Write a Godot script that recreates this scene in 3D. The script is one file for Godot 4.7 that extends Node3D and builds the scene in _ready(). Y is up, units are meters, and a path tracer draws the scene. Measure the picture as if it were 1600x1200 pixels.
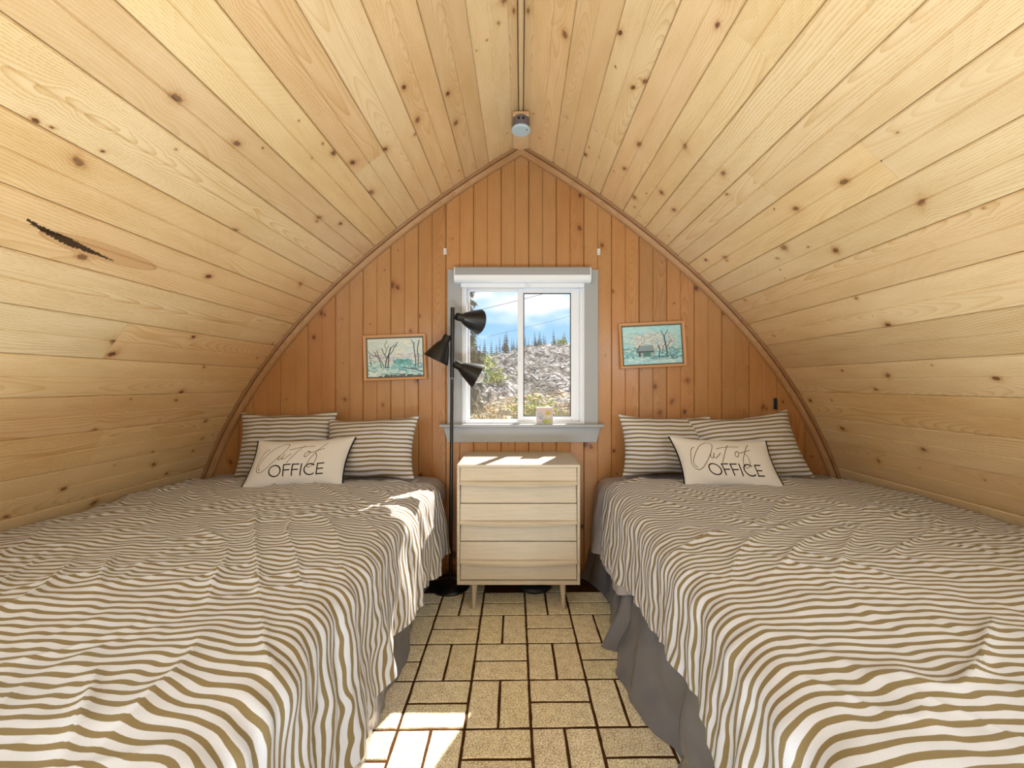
extends Node3D
# A pine-lined attic bedroom under a pointed arch: two beds, a dresser, a floor lamp, a window onto a rocky hill.
# Metres, y up. The end wall with the window stands at z = -2.79, the camera at z = 0.

const WALL_Z := -2.79
const REAR_Z := 1.70
const ROOF_LIGHT := [8, 12, 0.18, 1.38]  # the roof windows behind the viewer: from which board to which, from z to z
# the right half of the arch, one point per board edge, from the ridge to the floor
const ARCH := [Vector2(0.052, 2.890), Vector2(0.215, 2.792), Vector2(0.376, 2.688), Vector2(0.533, 2.581), Vector2(0.687, 2.469), Vector2(0.838, 2.353), Vector2(0.986, 2.232), Vector2(1.130, 2.108), Vector2(1.270, 1.978), Vector2(1.405, 1.843), Vector2(1.534, 1.703), Vector2(1.656, 1.557), Vector2(1.770, 1.404), Vector2(1.876, 1.246), Vector2(1.972, 1.081), Vector2(2.058, 0.911), Vector2(2.133, 0.736), Vector2(2.196, 0.556), Vector2(2.248, 0.373), Vector2(2.290, 0.187), Vector2(2.321, 0.0)]
const BANDS := 10
const ROOF_ENERGY := 3.6
const STAIR_ENERGY := 15.0
const SUN_ENERGY := 5.0
const STAIR := [-0.62, 0.62, 0.50, 1.60]  # the open stairwell behind the viewer: x from, to, z from, to

var rng := RandomNumberGenerator.new()
var M := {}
var taken := {}


# ---------------------------------------------------------------- mesh builder
class MB:
	var v := PackedVector3Array()
	var n := PackedVector3Array()
	var u := PackedVector2Array()
	var c := PackedColorArray()
	var i := PackedInt32Array()
	var tint := Color(1, 1, 1)

	func vert(p: Vector3, nn: Vector3, uv := Vector2.ZERO) -> int:
		v.append(p); n.append(nn); u.append(uv); c.append(tint)
		return v.size() - 1

	func tri(a: int, b: int, d: int) -> void:
		var g := (v[b] - v[a]).cross(v[d] - v[a])
		if g.dot(n[a] + n[b] + n[d]) > 0.0:
			i.append(a); i.append(d); i.append(b)
		else:
			i.append(a); i.append(b); i.append(d)

	# a flat polygon; OUT says roughly where its front looks
	func face(pts: Array, out: Vector3, uvs := []) -> void:
		var nn := Vector3.ZERO
		for k in range(1, pts.size() - 1):
			nn += (pts[k] - pts[0]).cross(pts[k + 1] - pts[0])
		if nn.length() < 1e-12:
			return
		nn = nn.normalized()
		if nn.dot(out) < 0.0:
			nn = -nn
		var s := v.size()
		for k in pts.size():
			vert(pts[k], nn, uvs[k] if uvs.size() > k else Vector2.ZERO)
		for k in range(1, pts.size() - 1):
			tri(s, s + k, s + k + 1)

	func box(at: Vector3, size: Vector3, bev := 0.0, b := Basis()) -> void:
		var h := size / 2.0
		bev = minf(bev, minf(h.x, minf(h.y, h.z)) * 0.9)
		for k in 3:
			for s in [-1.0, 1.0]:
				var q := []
				for e in [[-1, -1], [1, -1], [1, 1], [-1, 1]]:
					var p := Vector3.ZERO
					p[k] = s * h[k]
					p[(k + 1) % 3] = e[0] * (h[(k + 1) % 3] - bev)
					p[(k + 2) % 3] = e[1] * (h[(k + 2) % 3] - bev)
					q.append(at + b * p)
				var o := Vector3.ZERO
				o[k] = s
				face(q, b * o, [Vector2(0, 0), Vector2(1, 0), Vector2(1, 1), Vector2(0, 1)])
		if bev <= 0.0:
			return
		for k in 3:
			var k1 := (k + 1) % 3
			var k2 := (k + 2) % 3
			for s1 in [-1.0, 1.0]:
				for s2 in [-1.0, 1.0]:
					var q := []
					for e in [[-1.0, 0], [1.0, 0], [1.0, 1], [-1.0, 1]]:
						var p := Vector3.ZERO
						p[k] = e[0] * (h[k] - bev)
						p[k1] = s1 * (h[k1] - (bev if e[1] == 1 else 0.0))
						p[k2] = s2 * (h[k2] - (bev if e[1] == 0 else 0.0))
						q.append(at + b * p)
					var o := Vector3.ZERO
					o[k1] = s1
					o[k2] = s2
					face(q, b * o)
		for sx in [-1.0, 1.0]:
			for sy in [-1.0, 1.0]:
				for sz in [-1.0, 1.0]:
					var s := Vector3(sx, sy, sz)
					var w := h - Vector3(bev, bev, bev)
					face([at + b * (s * Vector3(h.x, w.y, w.z)), at + b * (s * Vector3(w.x, h.y, w.z)), at + b * (s * Vector3(w.x, w.y, h.z))], b * s)

	# a profile of (radius, height) turned about the y axis of T; SMOOTH joins the rings
	func lathe(t: Transform3D, prof: Array, seg := 24, smooth := false) -> void:
		var nrm := []
		for k in prof.size() - 1:
			var d: Vector2 = prof[k + 1] - prof[k]
			nrm.append(Vector2(d.y, -d.x).normalized())
		for k in prof.size() - 1:
			var rings := []
			for e in 2:
				var nn: Vector2 = nrm[k]
				if smooth:
					var o := k + e - 1 if e == 0 else k + 1
					if o >= 0 and o < nrm.size():
						nn = (nn + nrm[o]).normalized()
				var s := v.size()
				for j in seg + 1:
					var a := TAU * j / seg
					var r := Vector3(cos(a), 0, sin(a))
					vert(t * (r * prof[k + e].x + Vector3(0, prof[k + e].y, 0)), (t.basis * (r * nn.x + Vector3(0, nn.y, 0))).normalized(), Vector2(float(j) / seg, prof[k + e].y))
				rings.append(s)
			for j in seg:
				if prof[k].x > 1e-6:
					tri(rings[0] + j, rings[0] + j + 1, rings[1] + j)
				if prof[k + 1].x > 1e-6:
					tri(rings[0] + j + 1, rings[1] + j + 1, rings[1] + j)

	func tube(pts: Array, r: float, seg := 8) -> void:
		var last := -1
		var side := Vector3.ZERO
		for k in pts.size():
			var d: Vector3 = (pts[mini(k + 1, pts.size() - 1)] - pts[maxi(k - 1, 0)]).normalized()
			if side == Vector3.ZERO:
				side = d.cross(Vector3.UP if absf(d.y) < 0.9 else Vector3.RIGHT).normalized()
			side = (side - d * side.dot(d)).normalized()
			var up := d.cross(side)
			var s := v.size()
			for j in seg + 1:
				var a := TAU * j / seg
				var o := side * cos(a) + up * sin(a)
				vert(pts[k] + o * r, o)
			if last >= 0:
				for j in seg:
					tri(last + j, last + j + 1, s + j)
					tri(last + j + 1, s + j + 1, s + j)
			last = s
			if k == 0 or k == pts.size() - 1:
				var cap := []
				for j in seg:
					cap.append(v[s + j])
				face(cap, d if k else -d)

	# a smooth sheet of NU x NV points; REF says where its front looks; THICK adds a back and edges
	func sheet(p: PackedVector3Array, nu: int, nv: int, uv: PackedVector2Array, ref: Vector3, thick := 0.0) -> void:
		var nn := PackedVector3Array()
		var total := 0.0
		for a in nu:
			for b in nv:
				var e := p[mini(a + 1, nu - 1) * nv + b] - p[maxi(a - 1, 0) * nv + b]
				var f := p[a * nv + mini(b + 1, nv - 1)] - p[a * nv + maxi(b - 1, 0)]
				var x := e.cross(f).normalized()
				total += x.dot(ref)
				nn.append(x)
		if total < 0.0:
			for k in nn.size():
				nn[k] = -nn[k]
		var s := v.size()
		for k in p.size():
			vert(p[k], nn[k], uv[k])
		for a in nu - 1:
			for b in nv - 1:
				var k := s + a * nv + b
				tri(k, k + nv, k + 1)
				tri(k + nv, k + nv + 1, k + 1)
		if thick <= 0.0:
			return
		var w := v.size()
		for k in p.size():
			vert(p[k] - nn[k] * thick, -nn[k], uv[k])
		for a in nu - 1:
			for b in nv - 1:
				var k := w + a * nv + b
				tri(k, k + nv, k + 1)
				tri(k + nv, k + nv + 1, k + 1)
		for a in nu - 1:
			for b in [0, nv - 1]:
				var k: int = a * nv + b
				var inn: int = a * nv + (1 if b == 0 else nv - 2)
				face([v[s + k], v[s + k + nv], v[w + k + nv], v[w + k]], p[k] - p[inn], [uv[k], uv[k + nv], uv[k + nv], uv[k]])
		for b in nv - 1:
			for a in [0, nu - 1]:
				var k: int = a * nv + b
				var inn: int = (1 if a == 0 else nu - 2) * nv + b
				face([v[s + k], v[s + k + 1], v[w + k + 1], v[w + k]], p[k] - p[inn], [uv[k], uv[k + 1], uv[k + 1], uv[k]])

	# a board: PROF is its cross-section seen from the front, A and B the ends of each profile point; FRONT looks into the room
	func board(a: Array, b: Array, across: Array, length_a: Array, length_b: Array, out: Callable, band: int, u0: float) -> void:
		for k in a.size() - 1:
			var uvs := []
			for e in [[k, 0], [k, 1], [k + 1, 1], [k + 1, 0]]:
				uvs.append(Vector2(u0 + (length_b[e[0]] if e[1] else length_a[e[0]]) / 4.0, (band + 0.03 + 0.94 * clampf(across[e[0]], 0.0, 1.0)) / 10.0))
			face([a[k], b[k], b[k + 1], a[k + 1]], out.call(k), uvs)

	func mesh() -> ArrayMesh:
		var arr := []
		arr.resize(Mesh.ARRAY_MAX)
		arr[Mesh.ARRAY_VERTEX] = v
		arr[Mesh.ARRAY_NORMAL] = n
		arr[Mesh.ARRAY_TEX_UV] = u
		arr[Mesh.ARRAY_COLOR] = c
		arr[Mesh.ARRAY_INDEX] = i
		var m := ArrayMesh.new()
		m.add_surface_from_arrays(Mesh.PRIMITIVE_TRIANGLES, arr)
		return m


# ---------------------------------------------------------------- nodes
func numbered(called: String) -> String:
	taken[called] = taken.get(called, 0) + 1
	return called if taken[called] == 1 else "%s_%03d" % [called, taken[called] - 1]


func put(called: String, mb, mat: Material, parent: Node3D) -> MeshInstance3D:
	var o := MeshInstance3D.new()
	o.name = called if parent != self else numbered(called)
	o.mesh = mb.mesh() if mb is MB else mb
	o.material_override = mat
	parent.add_child(o, true)
	return o


func thing(called: String, label: String, category: String, at := Vector3.ZERO, group := "") -> Node3D:
	var o := Node3D.new()
	o.name = numbered(called)
	add_child(o, true)
	o.position = at
	return tag(o, label, category, group)


func tag(o: Node3D, label: String, category: String, group := "", kind := "") -> Node3D:
	o.set_meta("label", label)
	o.set_meta("category", category)
	if group:
		o.set_meta("group", group)
	if kind:
		o.set_meta("kind", kind)
	return o


func structure(called: String, label: String, category: String) -> Node3D:
	var o := thing(called, label, category)
	o.set_meta("kind", "structure")
	return o


# ---------------------------------------------------------------- textures
func noise(freq: float, kind := FastNoiseLite.TYPE_SIMPLEX_SMOOTH, sd := 1, octaves := 1) -> FastNoiseLite:
	var f := FastNoiseLite.new()
	f.noise_type = kind
	f.frequency = freq
	f.seed = sd
	f.fractal_type = FastNoiseLite.FRACTAL_FBM if octaves > 1 else FastNoiseLite.FRACTAL_NONE
	f.fractal_octaves = octaves
	return f


func tex(im: Image) -> ImageTexture:
	return ImageTexture.create_from_image(im)


# pine boards, one to a band: 4 m along u, one board across each band
func wood_atlas() -> ImageTexture:
	var w := 2048
	var h := 1020
	var bh := h / BANDS
	var data := PackedByteArray()
	data.resize(w * h * 3)
	var n1 := noise(1.0, FastNoiseLite.TYPE_SIMPLEX_SMOOTH, 11)
	var n2 := noise(1.0, FastNoiseLite.TYPE_SIMPLEX, 23)
	var n3 := noise(1.0, FastNoiseLite.TYPE_SIMPLEX_SMOOTH, 37)
	var r := RandomNumberGenerator.new()
	r.seed = 77
	var light := Vector3(0.935, 0.860, 0.725)
	var late := Vector3(0.815, 0.685, 0.485)
	var core := Vector3(0.36, 0.22, 0.14)
	for b in BANDS:
		var knots := []
		for k in r.randi_range(8, 13):
			knots.append([r.randf() * 4.0, r.randf_range(0.06, 0.94), 0.0022 + 0.0075 * pow(r.randf(), 1.7) + (0.005 if r.randf() < 0.12 else 0.0), r.randf_range(0.55, 1.0)])
		var push := PackedFloat32Array()
		push.resize(w)
		for k in knots:
			for x in w:
				var du: float = (x / 512.0 - k[0]) / (k[2] * 5.0)
				if absf(du) < 3.0:
					push[x] += exp(-du * du) * k[2] * 3.0 * (1.0 if k[1] > 0.5 else -1.0)
		var v0: float = r.randf_range(-0.3, 1.3)
		var freq: float = r.randf_range(50.0, 85.0)
		var strong: float = r.randf_range(0.35, 0.80)
		var red: float = r.randf_range(-0.5, 1.0)
		for x in w:
			var um := x / 512.0
			var wander := n1.get_noise_2d(um * 0.55, b * 31.7) * 0.055 + n1.get_noise_2d(um * 2.1, b * 13.1 + 90.0) * 0.008
			var hh := 0.02 + 0.09 * absf(n3.get_noise_2d(um * 0.45, b * 17.3 + 50.0))
			var broad := n3.get_noise_2d(um * 0.9, b * 9.1)
			for y in bh:
				var vm := y / float(bh)
				var d := (vm - v0) * 0.187 + wander + push[x] * (1.0 - absf(vm - 0.5))
				var ring := sqrt(d * d + hh * hh) * freq * 2.0
				var f := ring - floorf(ring)
				var g := f * f * f * strong
				g += n2.get_noise_2d(um * 7.0, vm * 42.0 + b * 61.0) * 0.11 + broad * 0.16 + n3.get_noise_2d(um * 3.0, vm * 3.0 + b * 5.0) * 0.14 + 0.14
				g = clampf(g, 0.0, 1.0)
				var o := ((b * bh + y) * w + x) * 3
				data[o] = int(255.0 * lerpf(light.x, late.x, g))
				data[o + 1] = int(255.0 * (lerpf(light.y, late.y, g) - 0.012 * red))
				data[o + 2] = int(255.0 * (lerpf(light.z, late.z, g) - 0.012 * red))
		for k in knots:
			var cx := int(k[0] * 512.0)
			var cy: float = k[1] * bh
			var rp: float = k[2] * 545.0
			var slant := r.randf_range(-0.5, 0.5)
			var smear: float = r.randf() if r.randf() < 0.5 else 0.0
			var reach := int(rp * 7.0)
			for y in range(maxi(0, int(cy) - reach), mini(bh, int(cy) + reach)):
				for xx in range(cx - reach, cx + reach):
					var x := posmod(xx, w)
					var dx := (xx - cx) - slant * (y - cy)
					var dy := y - cy
					var wob := 1.0 + 0.18 * n2.get_noise_2d(xx * 0.12, y * 0.12 + b * 7.0)
					var d := sqrt(dx * dx / 1.9 + dy * dy) / rp * wob
					var kk := 0.0
					if d < 1.0:
						kk = k[3] * (0.72 + 0.28 * (1.0 if fposmod(d * 3.2, 1.0) > 0.55 else 0.55))
					else:
						kk = 0.5 * exp(-(d - 1.0) * 1.3) + 0.12 * exp(-(d - 1.0) * 0.7) * (0.5 + 0.5 * sin(d * 9.0))
						# a streak of darker wood running across the board from the knot
						kk += smear * 0.5 * exp(-absf(dx) / (rp * 1.3)) * exp(-absf(dy) / (rp * 4.0)) * (0.7 + 0.6 * n2.get_noise_2d(xx * 0.05, y * 0.2))
					kk = clampf(kk, 0.0, 0.95)
					if kk < 0.01:
						continue
					var o := ((b * bh + y) * w + x) * 3
					var tone: Vector3 = core if d < 1.0 else Vector3(0.62, 0.40, 0.20)
					data[o] = int(lerpf(data[o], 255.0 * tone.x, kk))
					data[o + 1] = int(lerpf(data[o + 1], 255.0 * tone.y, kk))
					data[o + 2] = int(lerpf(data[o + 2], 255.0 * tone.z, kk))
		if b == 9:
			# the long scar: an oval of exposed wood with a black crack along one side
			for x in range(900, 1130):
				for y in bh:
					var t := 1.0 - (x - 900) / 230.0
					var e := pow((t - 0.55) / 0.45, 2.0) + pow((y - 55.0) / 17.0, 2.0)
					var o := ((b * bh + y) * w + x) * 3
					var kk := 0.0
					var tone := Vector3(0.84, 0.71, 0.55)
					if e < 1.0:
						kk = 0.85 if e < 0.86 else 0.45
						if e >= 0.86:
							tone = Vector3(0.66, 0.50, 0.34)
					var crack := 40.0 + 34.0 * pow(t, 0.6)
					var wide := 6.5 * clampf(1.0 - absf(t - 0.28) / 0.40, 0.0, 1.0)
					if absf(y - crack) < wide + 1.2 * n2.get_noise_2d(x * 0.2, y * 0.2) and wide > 0.4:
						kk = 0.92
						tone = Vector3(0.20, 0.14, 0.10)
					if kk > 0.0:
						data[o] = int(lerpf(data[o], 255.0 * tone.x, kk))
						data[o + 1] = int(lerpf(data[o + 1], 255.0 * tone.y, kk))
						data[o + 2] = int(lerpf(data[o + 2], 255.0 * tone.z, kk))
	return tex(Image.create_from_data(w, h, false, Image.FORMAT_RGB8, data))


func speckle(w: int, h: int, base: Color, spread: float, low: float, sd: int, dark := 0.0) -> ImageTexture:
	var r := RandomNumberGenerator.new()
	r.seed = sd
	var a := noise(0.02, FastNoiseLite.TYPE_SIMPLEX_SMOOTH, sd, 3).get_seamless_image(w, h)
	var b := noise(0.11, FastNoiseLite.TYPE_SIMPLEX, sd + 3, 3).get_seamless_image(w, h)
	var im := Image.create_empty(w, h, false, Image.FORMAT_RGB8)
	for y in h:
		for x in w:
			var k := 1.0 + (a.get_pixel(x, y).r - 0.5) * low + (b.get_pixel(x, y).r - 0.5) * spread + (r.randf() - 0.5) * spread * 0.7
			if r.randf() < dark:
				k *= 0.72
			im.set_pixel(x, y, Color(base.r * k, base.g * k, base.b * k).clamp())
	return tex(im)


func rock_image() -> ImageTexture:
	var w := 512
	var cells := noise(0.022, FastNoiseLite.TYPE_CELLULAR, 71)
	cells.cellular_return_type = FastNoiseLite.RETURN_DISTANCE2_SUB
	var a := cells.get_seamless_image(w, w)
	var b := noise(0.02, FastNoiseLite.TYPE_SIMPLEX, 72, 5).get_seamless_image(w, w)
	var c := noise(0.15, FastNoiseLite.TYPE_SIMPLEX, 73, 2).get_seamless_image(w, w)
	var im := Image.create_empty(w, w, false, Image.FORMAT_RGB8)
	for y in w:
		for x in w:
			var crack := smoothstep(0.0, 0.30, a.get_pixel(x, y).r)
			var g := (0.30 + 0.62 * crack) * (0.40 + 0.95 * b.get_pixel(x, y).r) * (0.80 + 0.4 * c.get_pixel(x, y).r)
			im.set_pixel(x, y, Color(g, g * 0.985, g * 0.965).clamp())
	return tex(im)


# one stripe and one gap of the bed linen, stripes along u
func stripe_image() -> ImageTexture:
	var r := RandomNumberGenerator.new()
	r.seed = 5
	var im := Image.create_empty(64, 64, false, Image.FORMAT_RGB8)
	for y in 64:
		for x in 64:
			var t := absf(y - 31.5) / 64.0
			var k := clampf((0.215 - t) / 0.025 + 0.5, 0.0, 1.0)
			var col := Color(0.79, 0.79, 0.815).lerp(Color(0.505, 0.435, 0.300), k)
			var j := 1.0 + (r.randf() - 0.5) * 0.06
			im.set_pixel(x, y, Color(col.r * j, col.g * j, col.b * j).clamp())
	return tex(im)


func stroke(im: Image, pts: Array, width: float, col: Color) -> void:
	for k in pts.size() - 1:
		var a: Vector2 = pts[k]
		var b: Vector2 = pts[k + 1]
		var pad := width / 2.0 + 1.5
		for y in range(maxi(0, int(minf(a.y, b.y) - pad)), mini(im.get_height(), int(maxf(a.y, b.y) + pad) + 1)):
			for x in range(maxi(0, int(minf(a.x, b.x) - pad)), mini(im.get_width(), int(maxf(a.x, b.x) + pad) + 1)):
				var q := Geometry2D.get_closest_point_to_segment(Vector2(x + 0.5, y + 0.5), a, b)
				var al := clampf(width / 2.0 - q.distance_to(Vector2(x + 0.5, y + 0.5)) + 0.5, 0.0, 1.0) * col.a
				if al > 0.0:
					im.set_pixel(x, y, im.get_pixel(x, y).lerp(Color(col.r, col.g, col.b), al))


func spline(pts: Array, steps := 8) -> Array:
	var out := []
	for k in pts.size() - 1:
		var p0: Vector2 = pts[maxi(k - 1, 0)]
		var p3: Vector2 = pts[mini(k + 2, pts.size() - 1)]
		for s in steps:
			out.append((pts[k] as Vector2).cubic_interpolate(pts[k + 1], p0, p3, s / float(steps)))
	out.append(pts[-1])
	return out


func vecs(flat: Array) -> Array:
	var out := []
	for k in range(0, flat.size(), 2):
		out.append(Vector2(flat[k], flat[k + 1]))
	return out


# the lettering on the small cushions: a script line over a line of capitals
func cushion_print() -> ImageTexture:
	var w := 1024
	var h := 512
	var r := RandomNumberGenerator.new()
	r.seed = 9
	var im := Image.create_empty(w, h, false, Image.FORMAT_RGB8)
	for y in h:
		for x in w:
			var j := 1.0 + (r.randf() - 0.5) * 0.05
			im.set_pixel(x, y, Color(0.84 * j, 0.825 * j, 0.81 * j).clamp())
	var map := func(p: Vector2) -> Vector2:
		var t := (p.y - 105.0) / 650.0
		return Vector2((p.x - lerpf(215.0, 60.0, t)) / lerpf(1310.0, 1375.0, t) * w, t * h)
	var ink := Color(0.11, 0.085, 0.08)
	var script_ink := Color(0.40, 0.30, 0.21)
	var pen := func(flat: Array, width: float, col: Color, round_it: bool) -> void:
		var pts := vecs(flat)
		if round_it:
			pts = spline(pts)
		var q := []
		for p in pts:
			q.append(map.call(p))
		stroke(im, q, width, col)
	pen.call([430, 262, 375, 290, 320, 365, 280, 440, 264, 500, 285, 545, 330, 560, 390, 535, 460, 480, 540, 410, 620, 330, 680, 250, 692, 205, 660, 188, 600, 200, 520, 240, 430, 315, 350, 395, 302, 460, 300, 510, 325, 528], 6.5, script_ink, true)
	pen.call([606, 345, 580, 385, 582, 410, 604, 405, 640, 360, 656, 338], 6.5, script_ink, true)
	pen.call([656, 338, 626, 385, 634, 406, 664, 396, 740, 340], 6.5, script_ink, true)
	pen.call([905, 222, 840, 290, 760, 385, 700, 462], 6.5, script_ink, true)
	pen.call([715, 285, 800, 264, 900, 246, 1035, 240], 6.5, script_ink, true)
	pen.call([968, 308, 930, 340, 915, 375, 930, 388, 960, 366, 977, 330, 966, 308, 1000, 330, 1062, 312, 1172, 278], 6.5, script_ink, true)
	pen.call([1197, 198, 1120, 268, 1050, 345, 990, 422, 964, 485, 984, 522, 1040, 492, 1076, 430, 1082, 375, 1062, 336], 6.5, script_ink, true)
	var ring := []
	for k in 41:
		ring.append_array([548.0 + 78.0 * cos(TAU * k / 40.0), 552.0 + 70.0 * sin(TAU * k / 40.0)])
	pen.call(ring, 12.0, ink, false)
	for x in [670, 782]:
		pen.call([x, 480, x - 9, 624], 12.0, ink, false)
		pen.call([x, 484, x + 80, 481], 12.0, ink, false)
		pen.call([x - 4, 552, x + 72, 549], 12.0, ink, false)
	pen.call([897, 478, 886, 624], 12.0, ink, false)
	var arc := []
	for k in 31:
		var a := deg_to_rad(48.0 + 264.0 * k / 30.0)
		arc.append_array([1012.0 + 76.0 * cos(a), 548.0 + 70.0 * sin(a)])
	pen.call(arc, 12.0, ink, false)
	pen.call([1112, 478, 1101, 614], 12.0, ink, false)
	pen.call([1112, 480, 1195, 475], 12.0, ink, false)
	pen.call([1106, 545, 1185, 541], 12.0, ink, false)
	pen.call([1101, 611, 1186, 607], 12.0, ink, false)
	return tex(im)


func daub(im: Image, r: RandomNumberGenerator, area: Rect2, count: int, size: float, cols: Array, flat := 0.35) -> void:
	for k in count:
		var p := area.position + Vector2(r.randf(), r.randf()) * area.size
		var d := Vector2(r.randf_range(-1, 1), r.randf_range(-flat, flat)) * size
		var c: Color = cols[r.randi() % cols.size()]
		c.a = 0.75
		stroke(im, [p - d, p + d], size * r.randf_range(0.3, 0.7), c)


# two small oil sketches: bare trees over blue snow, a shed under a frosted tree
func painting(which: int) -> ImageTexture:
	var w := 330
	var h := 230
	var r := RandomNumberGenerator.new()
	r.seed = 40 + which
	var im := Image.create_empty(w, h, false, Image.FORMAT_RGB8)
	var dark := Color(0.17, 0.24, 0.27)
	if which == 0:
		im.fill(Color(0.80, 0.86, 0.84))
		daub(im, r, Rect2(0, 0, w, 120), 260, 16, [Color(0.82, 0.88, 0.86), Color(0.74, 0.82, 0.82), Color(0.88, 0.88, 0.82), Color(0.79, 0.82, 0.85)])
		daub(im, r, Rect2(0, 95, w, 50), 120, 11, [Color(0.70, 0.66, 0.74), Color(0.78, 0.72, 0.78), Color(0.66, 0.74, 0.78)])
		daub(im, r, Rect2(0, 145, w, 85), 230, 15, [Color(0.63, 0.83, 0.84), Color(0.48, 0.70, 0.75), Color(0.78, 0.90, 0.90), Color(0.34, 0.56, 0.63)], 0.25)
		daub(im, r, Rect2(165, 130, 95, 42), 60, 16, [Color(0.42, 0.70, 0.70), Color(0.55, 0.80, 0.80), Color(0.30, 0.58, 0.60)], 0.5)
		daub(im, r, Rect2(0, 200, 110, 30), 30, 14, [Color(0.86, 0.92, 0.88)], 0.2)
		daub(im, r, Rect2(70, 218, w, 14), 60, 12, [Color(0.20, 0.28, 0.32), Color(0.28, 0.26, 0.28)], 0.1)
		for t in [[82, 178, 70, 130, 52, 100, 40, 80, 4], [96, 172, 76, 126, 60, 90, 56, 70, 4], [60, 108, 30, 98, 10, 84, 4, 74, 3], [104, 176, 112, 130, 128, 92, 140, 55, 6], [120, 178, 124, 140, 126, 110, 132, 70, 6], [114, 120, 100, 95, 90, 70, 86, 60, 4], [128, 100, 150, 78, 158, 58, 176, 40, 4], [104, 95, 112, 75, 120, 55, 124, 45, 3], [134, 68, 150, 50, 168, 38, 180, 24, 3], [110, 60, 104, 40, 112, 22, 118, 12, 3], [288, 172, 286, 120, 280, 70, 278, 30, 5], [300, 172, 304, 120, 300, 70, 312, 14, 5], [280, 40, 272, 24, 266, 14, 262, 8, 3], [20, 160, 16, 130, 12, 110, 10, 95, 3], [210, 178, 250, 184, 290, 194, 325, 206, 5]]:
			stroke(im, spline(vecs(t.slice(0, 8))), t[8], dark)
		daub(im, r, Rect2(10, 8, 190, 80), 90, 5, [Color(0.70, 0.80, 0.80), Color(0.55, 0.66, 0.68), Color(0.86, 0.90, 0.86)])
	else:
		im.fill(Color(0.62, 0.84, 0.88))
		daub(im, r, Rect2(0, 0, w, 70), 140, 18, [Color(0.58, 0.83, 0.89), Color(0.68, 0.88, 0.90), Color(0.72, 0.86, 0.88)])
		daub(im, r, Rect2(0, 40, w, 120), 200, 16, [Color(0.72, 0.82, 0.83), Color(0.62, 0.76, 0.78), Color(0.80, 0.86, 0.84)])
		daub(im, r, Rect2(0, 130, w, 60), 110, 14, [Color(0.42, 0.62, 0.66), Color(0.50, 0.68, 0.72), Color(0.36, 0.54, 0.58)], 0.6)
		for k in 620:
			var a := r.randf() * TAU
			var q := Vector2(175, 92) + Vector2(cos(a) * 118.0, sin(a) * 56.0) * sqrt(r.randf())
			var col: Color = [Color(0.92, 0.87, 0.86), Color(0.84, 0.78, 0.78), Color(0.72, 0.66, 0.68), Color(0.95, 0.94, 0.92), Color(0.60, 0.56, 0.60)][r.randi() % 5]
			col.a = 0.8
			stroke(im, [q, q + Vector2(r.randf_range(-6, 6), r.randf_range(-5, 5))], r.randf_range(2, 5), col)
		for y in range(118, 158):
			stroke(im, [Vector2(92 - (y - 118) * 0.45, y), Vector2(168 + (y - 118) * 0.25, y)], 1.6, Color(0.52, 0.60, 0.65))
		for y in range(152, 186):
			stroke(im, [Vector2(82, y), Vector2(170, y)], 1.6, Color(0.63, 0.68, 0.70) if y > 160 else Color(0.22, 0.32, 0.35))
		for y in range(158, 186):
			stroke(im, [Vector2(112, y), Vector2(152, y)], 1.6, Color(0.28, 0.50, 0.47))
			stroke(im, [Vector2(86, y), Vector2(96, y)], 1.6, Color(0.26, 0.34, 0.38))
		stroke(im, [Vector2(94, 116), Vector2(74, 158)], 4, Color(0.2, 0.28, 0.31))
		for t in [[200, 204, 202, 170, 206, 140, 196, 118, 5], [244, 204, 246, 160, 240, 110, 234, 60, 6], [234, 70, 226, 50, 222, 36, 218, 30, 3], [238, 60, 248, 44, 252, 34, 256, 26, 3], [222, 170, 224, 140, 232, 120, 244, 104, 3], [246, 130, 262, 110, 268, 100, 274, 92, 3]]:
			stroke(im, spline(vecs(t.slice(0, 8))), t[8], dark)
		daub(im, r, Rect2(150, 186, 180, 20), 50, 9, [Color(0.24, 0.38, 0.44), Color(0.34, 0.50, 0.54)], 0.4)
		daub(im, r, Rect2(0, 196, w, 36), 90, 13, [Color(0.72, 0.84, 0.88), Color(0.84, 0.91, 0.93), Color(0.56, 0.72, 0.80)], 0.25)
	return tex(im)


func carton_print() -> ImageTexture:
	var r := RandomNumberGenerator.new()
	r.seed = 3
	var im := Image.create_empty(96, 100, false, Image.FORMAT_RGB8)
	im.fill(Color(0.76, 0.68, 0.68))
	daub(im, r, Rect2(0, 30, 96, 70), 60, 12, [Color(0.60, 0.60, 0.68), Color(0.62, 0.64, 0.60), Color(0.68, 0.68, 0.72)])
	for p in [[68, 30, 15, Color(0.70, 0.62, 0.18)], [50, 84, 16, Color(0.56, 0.58, 0.24)], [78, 84, 14, Color(0.62, 0.62, 0.28)], [70, 58, 9, Color(0.72, 0.74, 0.58)], [26, 62, 12, Color(0.55, 0.56, 0.66)]]:
		stroke(im, [Vector2(p[0], p[1]), Vector2(p[0] + 0.1, p[1])], p[2] * 1.9, p[3])
		stroke(im, [Vector2(p[0] + 2, p[1] - 4), Vector2(p[0] + 3, p[1] - 4)], 6, Color(0.86, 0.84, 0.66, 0.7))
	return tex(im)


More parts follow.
